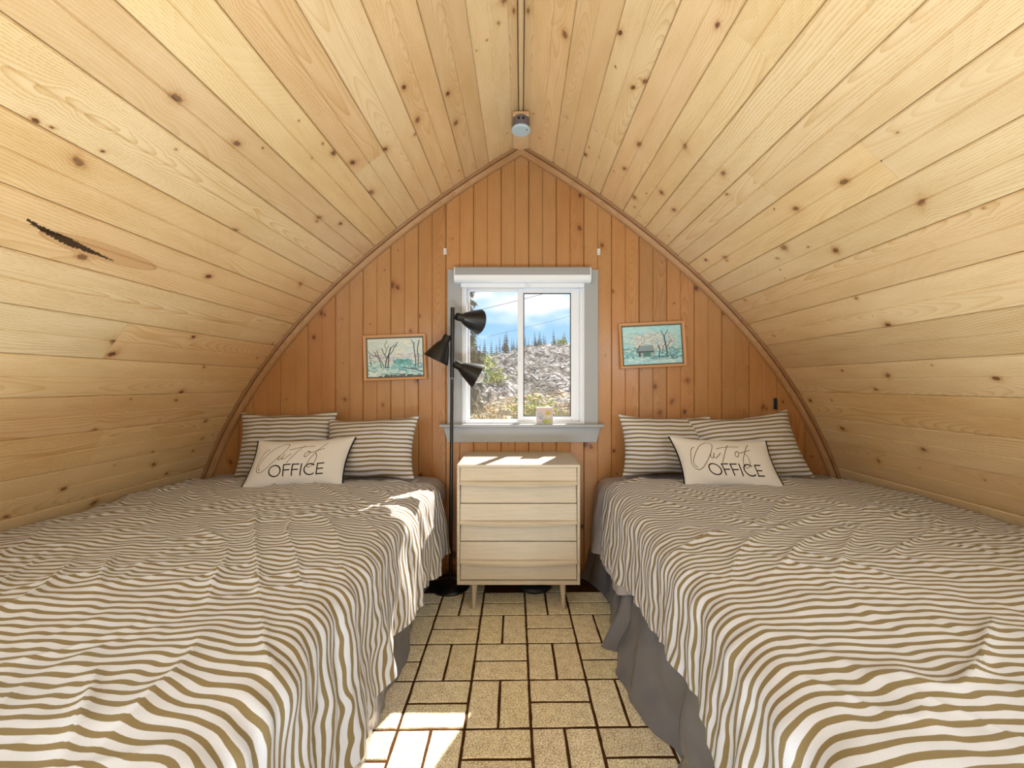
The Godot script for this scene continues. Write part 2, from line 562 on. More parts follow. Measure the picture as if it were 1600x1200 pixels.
func sky_image() -> ImageTexture:
	var w := 1024
	var h := 512
	var n1 := noise(2.6, FastNoiseLite.TYPE_SIMPLEX_SMOOTH, 8, 5)
	var im := Image.create_empty(w, h, false, Image.FORMAT_RGB8)
	for y in h:
		var el := (0.5 - (y + 0.5) / h) * PI
		var t := clampf(sin(maxf(el, 0.0)), 0.0, 1.0)
		var base := Color(0.66, 0.83, 0.95).lerp(Color(0.45, 0.70, 0.93), clampf(t / 0.25, 0, 1)).lerp(Color(0.27, 0.51, 0.83), clampf((t - 0.2) / 0.8, 0, 1))
		for x in w:
			if el < 0.0:
				im.set_pixel(x, y, Color(0.62, 0.64, 0.64))
				continue
			var a := TAU * x / w
			var d := Vector3(cos(a) * cos(el), sin(el) * 2.6, sin(a) * cos(el))
			var k := clampf((n1.get_noise_3dv(d) - 0.06 + 0.05 * exp(-t * 9.0)) * 3.2, 0.0, 0.9)
			im.set_pixel(x, y, base.lerp(Color(0.95, 0.965, 0.985), k))
	return tex(im)


# ---------------------------------------------------------------- materials
func mat(col: Color, rough := 0.6, spec := 0.5) -> StandardMaterial3D:
	var m := StandardMaterial3D.new()
	m.albedo_color = col
	m.roughness = rough
	m.metallic_specular = spec
	return m


func tiled(m: StandardMaterial3D, t: Texture2D, metres: float) -> StandardMaterial3D:
	m.albedo_texture = t
	m.uv1_triplanar = true
	m.uv1_world_triplanar = true
	m.uv1_scale = Vector3.ONE / metres
	return m


func make_materials() -> void:
	var wood := wood_atlas()
	for d in [["pine_ceiling", Color(0.965, 0.925, 0.865), 0.34], ["pine_wall", Color(0.76, 0.615, 0.475), 0.40], ["pine_trim", Color(0.74, 0.625, 0.53), 0.42]]:
		var m := mat(d[1], d[2], 0.5)
		m.albedo_texture = wood
		m.vertex_color_use_as_albedo = true
		m.clearcoat_enabled = true
		m.clearcoat = 0.45
		m.clearcoat_roughness = 0.22
		M[d[0]] = m
	M.carpet = tiled(mat(Color(1, 1, 1), 1.0, 0.1), speckle(512, 512, Color(0.93, 0.86, 0.735), 0.62, 0.20, 4, 0.10), 0.55)
	M.carpet.vertex_color_use_as_albedo = true
	M.carpet.heightmap_enabled = true
	M.carpet.heightmap_texture = M.carpet.albedo_texture
	M.carpet.heightmap_scale = 0.10
	M.carpet_joint = tiled(mat(Color(0.33, 0.22, 0.13), 1.0, 0.1), speckle(256, 256, Color(0.85, 0.85, 0.85), 0.5, 0.3, 6), 0.2)
	var stripes := stripe_image()
	M.stripe = mat(Color(1, 1, 1), 0.85, 0.3)
	M.stripe.albedo_texture = stripes
	M.stripe.rim_enabled = true
	M.stripe.rim = 0.15
	M.sheet = mat(Color(0.66, 0.635, 0.645), 0.75, 0.35)
	M.satin = mat(Color(0.425, 0.42, 0.44), 0.27, 0.6)
	M.cushion = mat(Color(0.84, 0.825, 0.81), 0.9, 0.3)
	M.cushion_print = mat(Color(1, 1, 1), 0.9, 0.3)
	M.cushion_print.albedo_texture = cushion_print()
	M.piping = mat(Color(0.06, 0.055, 0.06), 0.8, 0.3)
	M.mattress = mat(Color(0.80, 0.79, 0.77), 0.9, 0.3)
	var pale := speckle(256, 256, Color(0.735, 0.68, 0.595), 0.05, 0.09, 17)
	M.bleached = tiled(mat(Color(1, 1, 1), 0.42, 0.5), pale, 0.5)
	M.bleached.uv1_scale = Vector3(0.8, 14.0, 14.0)
	M.black = mat(Color(0.055, 0.056, 0.062), 0.36, 0.5)
	M.black_gloss = mat(Color(0.035, 0.036, 0.04), 0.28, 0.5)
	M.shade_inside = mat(Color(0.80, 0.80, 0.79), 0.5, 0.5)
	M.vinyl = mat(Color(0.88, 0.90, 0.93), 0.35, 0.5)
	M.grey_paint = mat(Color(0.615, 0.63, 0.645), 0.45, 0.5)
	M.blind = mat(Color(0.60, 0.61, 0.625), 0.5, 0.5)
	M.gasket = mat(Color(0.06, 0.06, 0.065), 0.6, 0.4)
	M.metal = mat(Color(0.46, 0.45, 0.47), 0.45, 0.5)
	M.metal.metallic = 0.5
	M.pale_blue = mat(Color(0.70, 0.785, 0.83), 0.5, 0.5)
	M.white_clip = mat(Color(0.86, 0.85, 0.84), 0.4, 0.5)
	M.glass = mat(Color(0.93, 0.96, 0.96, 0.04), 0.02, 0.5)
	M.glass.transparency = BaseMaterial3D.TRANSPARENCY_ALPHA
	M.bulb = mat(Color(0.97, 0.97, 0.97, 0.25), 0.03, 0.5)
	M.bulb.transparency = BaseMaterial3D.TRANSPARENCY_ALPHA
	M.white_bulb = mat(Color(0.9, 0.9, 0.88), 0.3, 0.5)
	M.rock = tiled(mat(Color(1, 1, 1), 0.95, 0.3), rock_image(), 3.6)
	M.rock.heightmap_enabled = true
	M.rock.heightmap_texture = M.rock.albedo_texture
	M.rock.heightmap_scale = 14.0
	M.rock.vertex_color_use_as_albedo = true
	M.leaf = mat(Color(1, 1, 1), 0.8, 0.3)
	M.leaf.vertex_color_use_as_albedo = true
	M.leaf.backlight_enabled = true
	M.leaf.backlight = Color(0.5, 0.55, 0.3)
	M.bark = mat(Color(0.36, 0.30, 0.25), 0.95, 0.2)
	M.wire = mat(Color(0.12, 0.12, 0.13), 0.7, 0.3)
	M.shell = mat(Color(0.45, 0.38, 0.30), 0.9, 0.2)
	M.art_frame = mat(Color(0.80, 0.60, 0.42), 0.5, 0.5)
	M.art_liner = mat(Color(0.40, 0.40, 0.37), 0.7, 0.3)


# ---------------------------------------------------------------- the room
func arch_height(x: float) -> float:
	x = absf(x)
	if x <= ARCH[0].x:
		return ARCH[0].y
	for k in ARCH.size() - 1:
		if x <= ARCH[k + 1].x:
			return lerpf(ARCH[k].y, ARCH[k + 1].y, (x - ARCH[k].x) / (ARCH[k + 1].x - ARCH[k].x))
	return 0.0


func tone(spread := 0.14) -> Color:
	var k := 1.0 + rng.randf_range(-spread, spread * 0.6)
	var warm := rng.randf_range(-0.035, 0.075)
	return Color(k, k * (1.0 - warm), k * (1.0 - warm * 2.2))


# one board of the vault between two arch points, from z0 to z1, with bevelled edges and a groove down its middle
func vault_board(parent: Node3D, side: float, k: int, z0: float, z1: float, band: int, u0: float) -> void:
	var p: Vector2 = ARCH[k]
	var q: Vector2 = ARCH[k + 1]
	var d := (q - p).normalized()
	var nin := Vector2(d.y, -d.x)  # into the room on the right half
	if nin.x > 0.0:
		nin = -nin
	var w := p.distance_to(q)
	var prof := [Vector2(0, -0.018), Vector2(0.0008, -0.0060), Vector2(0.0052, 0), Vector2(w / 2 - 0.0042, 0), Vector2(w / 2, -0.0050), Vector2(w / 2 + 0.0042, 0), Vector2(w - 0.0052, 0), Vector2(w - 0.0008, -0.0060), Vector2(w, -0.018)]
	var a := []
	var b := []
	var ac := []
	var la := []
	var lb := []
	var lift := rng.randf_range(-0.0009, 0.0009)
	for t in prof:
		var s: Vector2 = p + d * t.x + nin * (t.y + lift)
		a.append(Vector3(side * s.x, s.y, z0))
		b.append(Vector3(side * s.x, s.y, z1))
		ac.append(t.x / w)
		la.append(0.0)
		lb.append(absf(z1 - z0))
	var n3 := Vector3(side * nin.x, nin.y, 0)
	var d3 := Vector3(side * d.x, d.y, 0)
	var mb := MB.new()
	mb.tint = tone()
	mb.board(a, b, ac, la, lb, func(i): return n3 + d3 * (-2.0 if i == 0 else 2.0 if i == 7 else 0.0), band, u0)
	for e in [[a, -1.0], [b, 1.0]]:
		var uvs := []
		for t in prof.size():
			uvs.append(Vector2(u0, (band + 0.1 + 0.7 * ac[t]) / 10.0))
		mb.face(e[0], Vector3(0, 0, -1 if (e[1] < 0) == (z0 < z1) else 1), uvs)
	put("plank", mb, M.pine_ceiling, parent)


func build_vault() -> void:
	var c := structure("ceiling", "pointed vault of knotty varnished pine boards curving down to both sides", "ceiling")
	rng.seed = 21
	var joints := {"1_7": -1.36, "-1_11": -1.72, "1_4": -0.25, "-1_4": -2.05, "1_13": -0.9, "-1_15": -0.6, "-1_1": -0.9, "1_16": -1.9, "1_2": -2.2, "-1_8": -0.35}
	for side in [-1.0, 1.0]:
		for k in ARCH.size() - 1:
			var band := rng.randi() % 9
			var u0 := rng.randf()
			var key := "%d_%d" % [int(side), k]
			if side < 0 and k == 9:
				band = 9
				# the scar lies from 1.76 m to 2.27 m along its band; bring it to z = -1.6 .. -1.1
				u0 = (1.76 - (WALL_Z * -1.0 - 1.64)) / 4.0
			var lit: bool = k >= ROOF_LIGHT[0] and k < ROOF_LIGHT[1]
			var stop: float = ROOF_LIGHT[2] if lit else REAR_Z + 0.01
			if joints.has(key):
				vault_board(c, side, k, WALL_Z - 0.01, joints[key] - 0.0008, band, u0)
				vault_board(c, side, k, joints[key] + 0.0008, stop, (band + 4) % 9, u0 + 0.37)
			else:
				vault_board(c, side, k, WALL_Z - 0.01, stop, band, u0)
			if lit:
				vault_board(c, side, k, ROOF_LIGHT[3], REAR_Z + 0.01, (band + 2) % 9, u0 + 0.6)
	# a narrow strip closes the ridge, and a short block covers it by the window wall
	var mb := MB.new()
	mb.tint = tone()
	var y: float = ARCH[0].y
	for s in [-1.0, 1.0]:
		mb.face([Vector3(s * 0.056, y - 0.003, WALL_Z), Vector3(s * 0.056, y - 0.003, REAR_Z), Vector3(s * 0.017, y + 0.020, REAR_Z), Vector3(s * 0.017, y + 0.020, WALL_Z)], Vector3(0, -1, 0), [Vector2(0.1, 0.31), Vector2(1.27, 0.31), Vector2(1.27, 0.34), Vector2(0.1, 0.34)])
	mb.box(Vector3(0, y + 0.020, (WALL_Z + REAR_Z) / 2), Vector3(0.024, 0.020, REAR_Z - WALL_Z), 0.006)
	put("ridge_strip", mb, M.pine_ceiling, c)
	mb = MB.new()
	mb.tint = tone()
	mb.face([Vector3(-0.052, y - 0.004, WALL_Z), Vector3(-0.052, y - 0.004, -2.44), Vector3(0.052, y - 0.004, -2.44), Vector3(0.052, y - 0.004, WALL_Z)], Vector3(0, -1, 0), [Vector2(0.1, 0.52), Vector2(0.19, 0.52), Vector2(0.19, 0.58), Vector2(0.1, 0.58)])
	mb.face([Vector3(-0.052, y - 0.004, -2.44), Vector3(-0.052, y + 0.03, -2.44), Vector3(0.052, y + 0.03, -2.44), Vector3(0.052, y - 0.004, -2.44)], Vector3(0, 0, 1), [Vector2(0.1, 0.52), Vector2(0.12, 0.52), Vector2(0.12, 0.58), Vector2(0.1, 0.58)])
	put("ridge_block", mb, M.pine_ceiling, c)
	# roof deck behind the boards
	mb = MB.new()
	var inner := []
	var outer := []
	for k in ARCH.size():
		var d := Vector2(ARCH[mini(k + 1, ARCH.size() - 1)] - ARCH[maxi(k - 1, 0)]).normalized()
		var nout := Vector2(-d.y, d.x)
		inner.append(ARCH[k] + nout * 0.019)
		outer.append(ARCH[k] + nout * 0.16)
	inner[0] = Vector2(0, ARCH[0].y + 0.05)
	outer[0] = Vector2(0, ARCH[0].y + 0.24)
	for s in [-1.0, 1.0]:
		for k in ARCH.size() - 1:
			for lay in [[inner, -1.0], [outer, 1.0]]:
				var p: Vector2 = lay[0][k]
				var q: Vector2 = lay[0][k + 1]
				var o: Vector3 = Vector3(s * p.x, p.y - 0.8, 0) * lay[1]
				var runs := [[WALL_Z - 0.3, REAR_Z + 0.14]]
				if k >= ROOF_LIGHT[0] and k < ROOF_LIGHT[1]:
					runs = [[WALL_Z - 0.3, ROOF_LIGHT[2]], [ROOF_LIGHT[3], REAR_Z + 0.14]]
				for rn in runs:
					mb.face([Vector3(s * p.x, p.y, rn[0]), Vector3(s * q.x, q.y, rn[0]), Vector3(s * q.x, q.y, rn[1]), Vector3(s * p.x, p.y, rn[1])], o)
			for z in [WALL_Z - 0.3, REAR_Z + 0.14]:
				mb.face([Vector3(s * inner[k].x, inner[k].y, z), Vector3(s * inner[k + 1].x, inner[k + 1].y, z), Vector3(s * outer[k + 1].x, outer[k + 1].y, z), Vector3(s * outer[k].x, outer[k].y, z)], Vector3(0, 0, signf(z)))
	put("roof_deck", mb, M.shell, c)


# one vertical board of an end wall from x0 to x1, cut to the arch and round the opening
func wall_board(parent: Node3D, x0: float, x1: float, z: float, dir: float, hole: Rect2, material: Material) -> void:
	var w := x1 - x0
	var band := rng.randi() % 9
	var u0 := rng.randf()
	var mb := MB.new()
	mb.tint = tone(0.12)
	var cuts := [x0]
	for e in [-2.321, -ARCH[0].x, ARCH[0].x, 2.321, hole.position.x, hole.end.x]:
		if e > x0 + 0.004 and e < x1 - 0.004:
			cuts.append(e)
	cuts.append(x1)
	cuts.sort()
	var prof := [Vector2(0, -0.018), Vector2(0.0008, -0.0060), Vector2(0.0052, 0), Vector2(w / 2 - 0.0042, 0), Vector2(w / 2, -0.0050), Vector2(w / 2 + 0.0042, 0), Vector2(w - 0.0052, 0), Vector2(w - 0.0008, -0.0060), Vector2(w, -0.018)]
	for c in cuts.size() - 1:
		var c0: float = cuts[c]
		var c1: float = cuts[c + 1]
		if absf(c0 + c1) / 2 > 2.32:
			continue
		var pts := [Vector2(c0, 0)]
		for t in prof:
			if x0 + t.x > c0 + 0.0003 and x0 + t.x < c1 - 0.0003:
				pts.append(Vector2(x0 + t.x, t.y))
		pts.append(Vector2(c1, 0))
		pts[0].y = -0.018 if c0 == x0 else 0.0
		pts[-1].y = -0.018 if c1 == x1 else 0.0
		var spans := [[0.0, 9.0]]
		if (c0 + c1) / 2 > hole.position.x and (c0 + c1) / 2 < hole.end.x:
			spans = [[0.0, hole.position.y], [hole.end.y, 9.0]]
		for sp in spans:
			var a := []
			var b := []
			var ac := []
			var la := []
			var lb := []
			for p in pts:
				var top := minf(sp[1], arch_height(p.x) + 0.012)
				a.append(Vector3(p.x, sp[0], z + dir * p.y))
				b.append(Vector3(p.x, maxf(top, sp[0]), z + dir * p.y))
				ac.append((p.x - x0) / w)
				la.append(sp[0])
				lb.append(maxf(top, sp[0]))
			var last := pts.size() - 2
			mb.board(a, b, ac, la, lb, func(i): return Vector3(-2.0 if i == 0 and pts[0].y < 0 else 2.0 if i == last and pts[-1].y < 0 else 0.0, 0, dir), band, u0)
	if mb.v.size():
		put("plank", mb, material, parent)


func end_wall(called: String, label: String, z: float, dir: float, hole: Rect2, sd: int) -> Node3D:
	var wnode := structure(called, label, "wall")
	rng.seed = sd
	var x := 0.053 - 0.189 * 13
	while x < 2.33:
		wall_board(wnode, x, x + 0.189, z, dir, hole, M.pine_wall)
		x += 0.189
	# studs and sheathing behind the boards, round the same opening
	var mb := MB.new()
	for k in 48:
		var xa := -2.42 + k * 4.84 / 48
		var xb := xa + 4.84 / 48
		var cuts := [xa]
		for e in [hole.position.x, hole.end.x]:
			if e > xa and e < xb:
				cuts.append(e)
		cuts.append(xb)
		for c in cuts.size() - 1:
			var ca: float = cuts[c]
			var cb: float = cuts[c + 1]
			var mid := (ca + cb) / 2
			var top := maxf(0.3, arch_height(mid) + 0.06)
			var spans := [[-0.2, top]]
			if mid > hole.position.x and mid < hole.end.x:
				spans = [[-0.2, hole.position.y], [hole.end.y, top]]
			for sp in spans:
				mb.box(Vector3(mid, (sp[0] + sp[1]) / 2, z - dir * 0.075), Vector3(cb - ca, sp[1] - sp[0], 0.11))
	put("sheathing", mb, M.shell, wnode)
	return wnode


func build_arch_trim() -> void:
	var k := 0
	for side in [-1.0, 1.0]:
		k += 1
		var t := structure("trim_%d" % k, "stepped wooden moulding along the arch on the %s of the window wall" % ("lamp side" if side < 0 else "side away from the lamp"), "trim")
		var path := [Vector2(0.0, ARCH[0].y + 0.0)]
		for a in ARCH.slice(0, ARCH.size()):
			path.append(a)
		path[0] = Vector2(0, 2.921)
		path.remove_at(1)
		var fine := spline(path, 4)
		var profs := [[Vector2(-0.004, 0.0), Vector2(-0.004, 0.046), Vector2(0.012, 0.046), Vector2(0.018, 0.040), Vector2(0.020, 0.0)], [Vector2(0.020, 0.0), Vector2(0.0205, 0.030), Vector2(0.024, 0.034), Vector2(0.044, 0.028), Vector2(0.052, 0.020), Vector2(0.054, 0.0)]]
		for m in 2:
			var mb := MB.new()
			mb.tint = Color(0.80, 0.78, 0.78) if m == 0 else Color(1.0, 1.0, 1.0)
			var rows := []
			var run := 0.0
			var runs := []
			for j in fine.size():
				var d: Vector2 = (fine[mini(j + 1, fine.size() - 1)] - fine[maxi(j - 1, 0)]).normalized()
				var nin := Vector2(d.y, -d.x)
				if nin.x > 0:
					nin = -nin
				if j == 0:
					nin = Vector2(0, -1.18)
				elif j > 0:
					run += fine[j].distance_to(fine[j - 1])
				var row := []
				for p in profs[m]:
					var s: Vector2 = fine[j] + nin * p.x
					row.append(Vector3(side * maxf(s.x, 0.0), s.y, WALL_Z + p.y))
				rows.append(row)
				runs.append(run)
			for j in rows.size() - 1:
				for p in profs[m].size() - 1:
					var mid: Vector3 = (rows[j][p] + rows[j + 1][p + 1]) / 2.0
					var cen: Vector3 = (rows[j][0] + rows[j][-1]) / 2.0
					mb.face([rows[j][p], rows[j + 1][p], rows[j + 1][p + 1], rows[j][p + 1]], mid - cen + Vector3(0, 0, 0.004), [Vector2(runs[j] / 4, 0.42 + 0.01 * p), Vector2(runs[j + 1] / 4, 0.42 + 0.01 * p), Vector2(runs[j + 1] / 4, 0.43 + 0.01 * p), Vector2(runs[j] / 4, 0.43 + 0.01 * p)])
			put(["outer_strip", "inner_strip"][m], mb, M.pine_trim, t)


func build_floor() -> void:
	var f := structure("floor", "beige carpet cut into a basket weave of brick shapes with brown joints", "floor")
	var mb := MB.new()
	var za := WALL_Z - 0.15
	var zb := REAR_Z + 0.15
	for e in [[-2.45, 2.45, za, STAIR[2]], [-2.45, 2.45, STAIR[3], zb], [-2.45, STAIR[0], STAIR[2], STAIR[3]], [STAIR[1], 2.45, STAIR[2], STAIR[3]]]:
		mb.box(Vector3((e[0] + e[1]) / 2, -0.0533, (e[2] + e[3]) / 2), Vector3(e[1] - e[0], 0.1, e[3] - e[2]))
	put("backing", mb, M.carpet_joint, f)
	# the stairwell: plain painted sides going down
	mb = MB.new()
	var sx: float = STAIR[1] - STAIR[0]
	var sz: float = STAIR[3] - STAIR[2]
	var sc := Vector3((STAIR[0] + STAIR[1]) / 2, -0.6, (STAIR[2] + STAIR[3]) / 2)
	mb.box(sc + Vector3(0, -0.45, 0), Vector3(sx + 0.1, 0.05, sz + 0.1))
	for e in [-1.0, 1.0]:
		mb.box(sc + Vector3(e * (sx / 2 + 0.025), 0.06, 0), Vector3(0.05, 1.0, sz + 0.1))
		mb.box(sc + Vector3(0, 0.06, e * (sz / 2 + 0.025)), Vector3(sx, 1.0, 0.05))
	put("stairwell", mb, M.mattress, f)
	rng.seed = 61
	var s := 0.2515
	var turn := Basis(Vector3.UP, 0.0157)
	var base := Vector3(0.063, 0, 0)  # a joint line meets the camera's plane here
	var rest := MB.new()
	for row in range(-1, 19):
		for col in range(-9, 9):
			for half in 2:
				var upright := posmod(row + col, 2) == 1
				var centre := Vector3((col + 0.5) * s, 0, -2.548 + (row - 0.5) * s)
				var size := Vector3(s / 2 if upright else s, 0.009, s if upright else s / 2)
				centre += Vector3((half - 0.5) * s / 2, 0, 0) if upright else Vector3(0, 0, (half - 0.5) * s / 2)
				var at := turn * centre + base
				if at.z - size.z / 2 < WALL_Z + 0.012 or at.z > REAR_Z - 0.1 or absf(at.x) > 2.2 or (at.z > STAIR[2] - 0.13 and at.z < STAIR[3] + 0.13 and at.x > STAIR[0] - 0.13 and at.x < STAIR[1] + 0.13):
					continue
				var one := MB.new() if absf(at.x) < 0.82 and at.z < -0.75 else rest
				var kk := rng.randf_range(0.88, 1.1)
				one.tint = Color(kk, kk * rng.randf_range(0.97, 1.01), kk * rng.randf_range(0.93, 1.02))
				# a slab of pile with uneven edges
				var rim := []
				var hx := size.x / 2 - 0.0052
				var hz := size.z / 2 - 0.0052
				for e in [[-1, -1, 1, -1, 5], [1, -1, 1, 1, 5], [1, 1, -1, 1, 5], [-1, 1, -1, -1, 5]]:
					for q in e[4]:
						var t: float = q / float(e[4])
						rim.append(Vector3(lerpf(e[0], e[2], t) * hx + rng.randf_range(-0.0014, 0.0014), 0, lerpf(e[1], e[3], t) * hz + rng.randf_range(-0.0014, 0.0014)))
				var top := []
				for q in rim.size():
					top.append(at + turn * (rim[q] * Vector3(1.0 - 0.003 / hx, 0, 1.0 - 0.003 / hz)))
				one.face(top, Vector3.UP)
				for q in rim.size():
					var r0: Vector3 = at + turn * rim[q]
					var r1: Vector3 = at + turn * rim[(q + 1) % rim.size()]
					one.face([top[q], top[(q + 1) % rim.size()], r1 + Vector3(0, -0.0035, 0), r0 + Vector3(0, -0.0035, 0)], (r0 - at) + Vector3(0, 0.02, 0))
				if one != rest:
					put("tile", one, M.carpet, f)
	var o := put("covered_tiles", rest, M.carpet, f)
	o.set_meta("kind", "stuff")
	var b := structure("baseboard_back", "low reddish wooden baseboard along the foot of the window wall", "baseboard")
	mb = MB.new()
	mb.tint = Color(0.75, 0.66, 0.6)
	mb.box(Vector3(0, 0.035, WALL_Z + 0.006), Vector3(4.4, 0.07, 0.012), 0.003)
	put("board", mb, M.pine_wall, b)


func build_window() -> void:
	var w := structure("window_1", "white vinyl slider window in a grey painted casing with two panes", "window")
	var z := WALL_Z
	# grey casing boards
	for d in [["casing", -0.4465, 1.505, 0.105, 1.15], ["casing", 0.4755, 1.505, 0.101, 1.15]]:
		var mb := MB.new()
		mb.box(Vector3(d[1], 1.545, z + 0.009), Vector3(d[3], 1.07, 0.018), 0.002)
		put(d[0], mb, M.grey_paint, w)
	var mb := MB.new()
	mb.box(Vector3(0.0155, 2.037, z + 0.009), Vector3(0.815, 0.086, 0.018), 0.002)
	put("casing", mb, M.grey_paint, w)
	# stool and tapered apron
	mb = MB.new()
	mb.box(Vector3(0.005, 1.020, z + 0.012), Vector3(1.103, 0.018, 0.115), 0.003)
	put("stool", mb, M.grey_paint, w)
	mb = MB.new()
	var a := [Vector2(-0.525, 1.011), Vector2(0.540, 1.011), Vector2(0.515, 0.905), Vector2(-0.500, 0.905)]
	for zz in [0.0, 0.020]:
		mb.face([Vector3(a[0].x, a[0].y, z + zz), Vector3(a[1].x, a[1].y, z + zz), Vector3(a[2].x, a[2].y, z + zz), Vector3(a[3].x, a[3].y, z + zz)], Vector3(0, 0, zz - 0.01))
	for k in 4:
		var p: Vector2 = a[k]
		var q: Vector2 = a[(k + 1) % 4]
		mb.face([Vector3(p.x, p.y, z), Vector3(q.x, q.y, z), Vector3(q.x, q.y, z + 0.02), Vector3(p.x, p.y, z + 0.02)], Vector3((p.x + q.x) / 2, (p.y + q.y) / 2 - 0.958, 0))
	put("apron", mb, M.grey_paint, w)
	# vinyl frame, lining the opening from the casing to the outer face
	var x0 := -0.398
	var x1 := 0.429
	var y0 := 1.029
	var y1 := 1.996
	mb = MB.new()
	var zc := z - 0.055
	mb.box(Vector3(x0 + 0.013, (y0 + y1) / 2, zc), Vector3(0.026, y1 - y0, 0.118), 0.002)
	mb.box(Vector3(x1 - 0.013, (y0 + y1) / 2, zc), Vector3(0.026, y1 - y0, 0.118), 0.002)
	mb.box(Vector3((x0 + x1) / 2, y1 - 0.018, zc), Vector3(x1 - x0 - 0.05, 0.036, 0.118), 0.002)
	mb.box(Vector3((x0 + x1) / 2, y0 + 0.006, zc), Vector3(x1 - x0 - 0.05, 0.012, 0.118), 0.002)
	for e in [x0 + 0.003, x1 - 0.003]:
		mb.box(Vector3(e, (y0 + y1) / 2, z + 0.012), Vector3(0.010, y1 - y0 + 0.004, 0.020), 0.003)
	put("frame", mb, M.vinyl, w)
	# fixed light to the left, sliding sash to the right
	sash(w, "fixed_light", -0.374, 0.006, y0 + 0.010, y1 - 0.034, z - 0.075, 0.015, 0.022, false)
	sash(w, "sliding_sash", -0.022, 0.405, y0 + 0.012, y1 - 0.036, z - 0.038, 0.041, 0.028, true)
	mb = MB.new()
	mb.box(Vector3(-0.006, 1.47, z - 0.020), Vector3(0.010, 0.030, 0.008), 0.002)
	put("latch", mb, M.vinyl, w)
	# the blind: cassette, a little of the cloth, bottom rail and pull ring
	var b := thing("roller_blind", "rolled up grey roller blind cassette above the window", "blind", Vector3(0.011, 1.98, z + 0.018))
	mb = MB.new()
	var prof := [Vector2(0.0, 0.104), Vector2(0.046, 0.104), Vector2(0.058, 0.096), Vector2(0.064, 0.070), Vector2(0.067, 0.044), Vector2(0.064, 0.014), Vector2(0.050, 0.001), Vector2(0.0, 0.0)]
	var hw := 0.452
	var lip := MB.new()
	for k in prof.size() - 1:
		(mb if k < 4 else lip).face([Vector3(-hw, prof[k].y, prof[k].x), Vector3(hw, prof[k].y, prof[k].x), Vector3(hw, prof[k + 1].y, prof[k + 1].x), Vector3(-hw, prof[k + 1].y, prof[k + 1].x)], Vector3(0, (prof[k].y + prof[k + 1].y) / 2 - 0.052, (prof[k].x + prof[k + 1].x) / 2 - 0.03))
	put("cassette", mb, M.blind, b)
	put("lower_lip", lip, M.vinyl, b)
	for s in [-1.0, 1.0]:
		mb = MB.new()
		var cap := []
		for p in prof:
			cap.append(Vector3(s * (hw + 0.004), p.y, p.x))
		mb.face(cap, Vector3(s, 0, 0))
		for k in prof.size() - 1:
			mb.face([Vector3(s * (hw - 0.002), prof[k].y, prof[k].x + 0.001), Vector3(s * (hw + 0.004), prof[k].y, prof[k].x + 0.001), Vector3(s * (hw + 0.004), prof[k + 1].y, prof[k + 1].x + 0.001), Vector3(s * (hw - 0.002), prof[k + 1].y, prof[k + 1].x + 0.001)], Vector3(0, (prof[k].y + prof[k + 1].y) / 2 - 0.052, (prof[k].x + prof[k + 1].x) / 2 - 0.03))
		put("end_cap", mb, M.vinyl, b)
	mb = MB.new()
	mb.box(Vector3(0, -0.012, 0.014), Vector3(0.836, 0.030, 0.010), 0.003)
	put("bottom_rail", mb, M.vinyl, b)
	mb = MB.new()
	var ring := []
	for k in 17:
		ring.append(Vector3(0.033 + 0.017 * cos(TAU * k / 16), -0.018 + 0.011 * sin(TAU * k / 16), 0.022))
	mb.tube(ring, 0.0028, 6)
	put("pull_ring", mb, M.white_clip, b)
	# what stands in and beside the window
	mb = MB.new()
	mb.box(Vector3(0, 0.057, 0), Vector3(0.112, 0.114, 0.034), 0.002)
	var box := thing("printed_carton", "small printed block with yellow green fruit standing on the window stool", "ornament", Vector3(0.160, 1.029, z + 0.030))
	put("block", mb, M.white_clip, box)
	mb = MB.new()
	mb.face([Vector3(-0.054, 0.003, 0.0174), Vector3(0.054, 0.003, 0.0174), Vector3(0.054, 0.109, 0.0174), Vector3(-0.054, 0.109, 0.0174)], Vector3(0, 0, 1), [Vector2(0, 1), Vector2(1, 1), Vector2(1, 0), Vector2(0, 0)])
	var pm := mat(Color(1, 1, 1), 0.5)
	pm.albedo_texture = carton_print()
	put("print", mb, pm, box)
	for d in [[-0.519, 2.207, "above the lamp"], [0.531, 2.203, "on the side of the shed painting"]]:
		mb = MB.new()
		mb.box(Vector3(0, 0, 0.004), Vector3(0.022, 0.044, 0.008), 0.002)
		mb.box(Vector3(0, -0.008, 0.014), Vector3(0.014, 0.010, 0.020), 0.002)
		mb.box(Vector3(0, 0.004, 0.022), Vector3(0.014, 0.026, 0.005), 0.002)
		var o := put("curtain_bracket", mb, M.white_clip, self)
		o.position = Vector3(d[0], d[1], z)
		tag(o, "small white curtain rod clip on the boards " + d[2], "bracket", "curtain rod clips")
	mb = MB.new()
	mb.box(Vector3(0, 0, 0.004), Vector3(0.024, 0.075, 0.010), 0.003)
	mb.box(Vector3(0.003, 0.004, 0.011), Vector3(0.009, 0.052, 0.008), 0.002)
	var la := put("wall_latch", mb, M.black, self)
	la.position = Vector3(1.738, 1.165, z)
	tag(la, "small black latch on the boards above the tilted striped pillow", "latch")


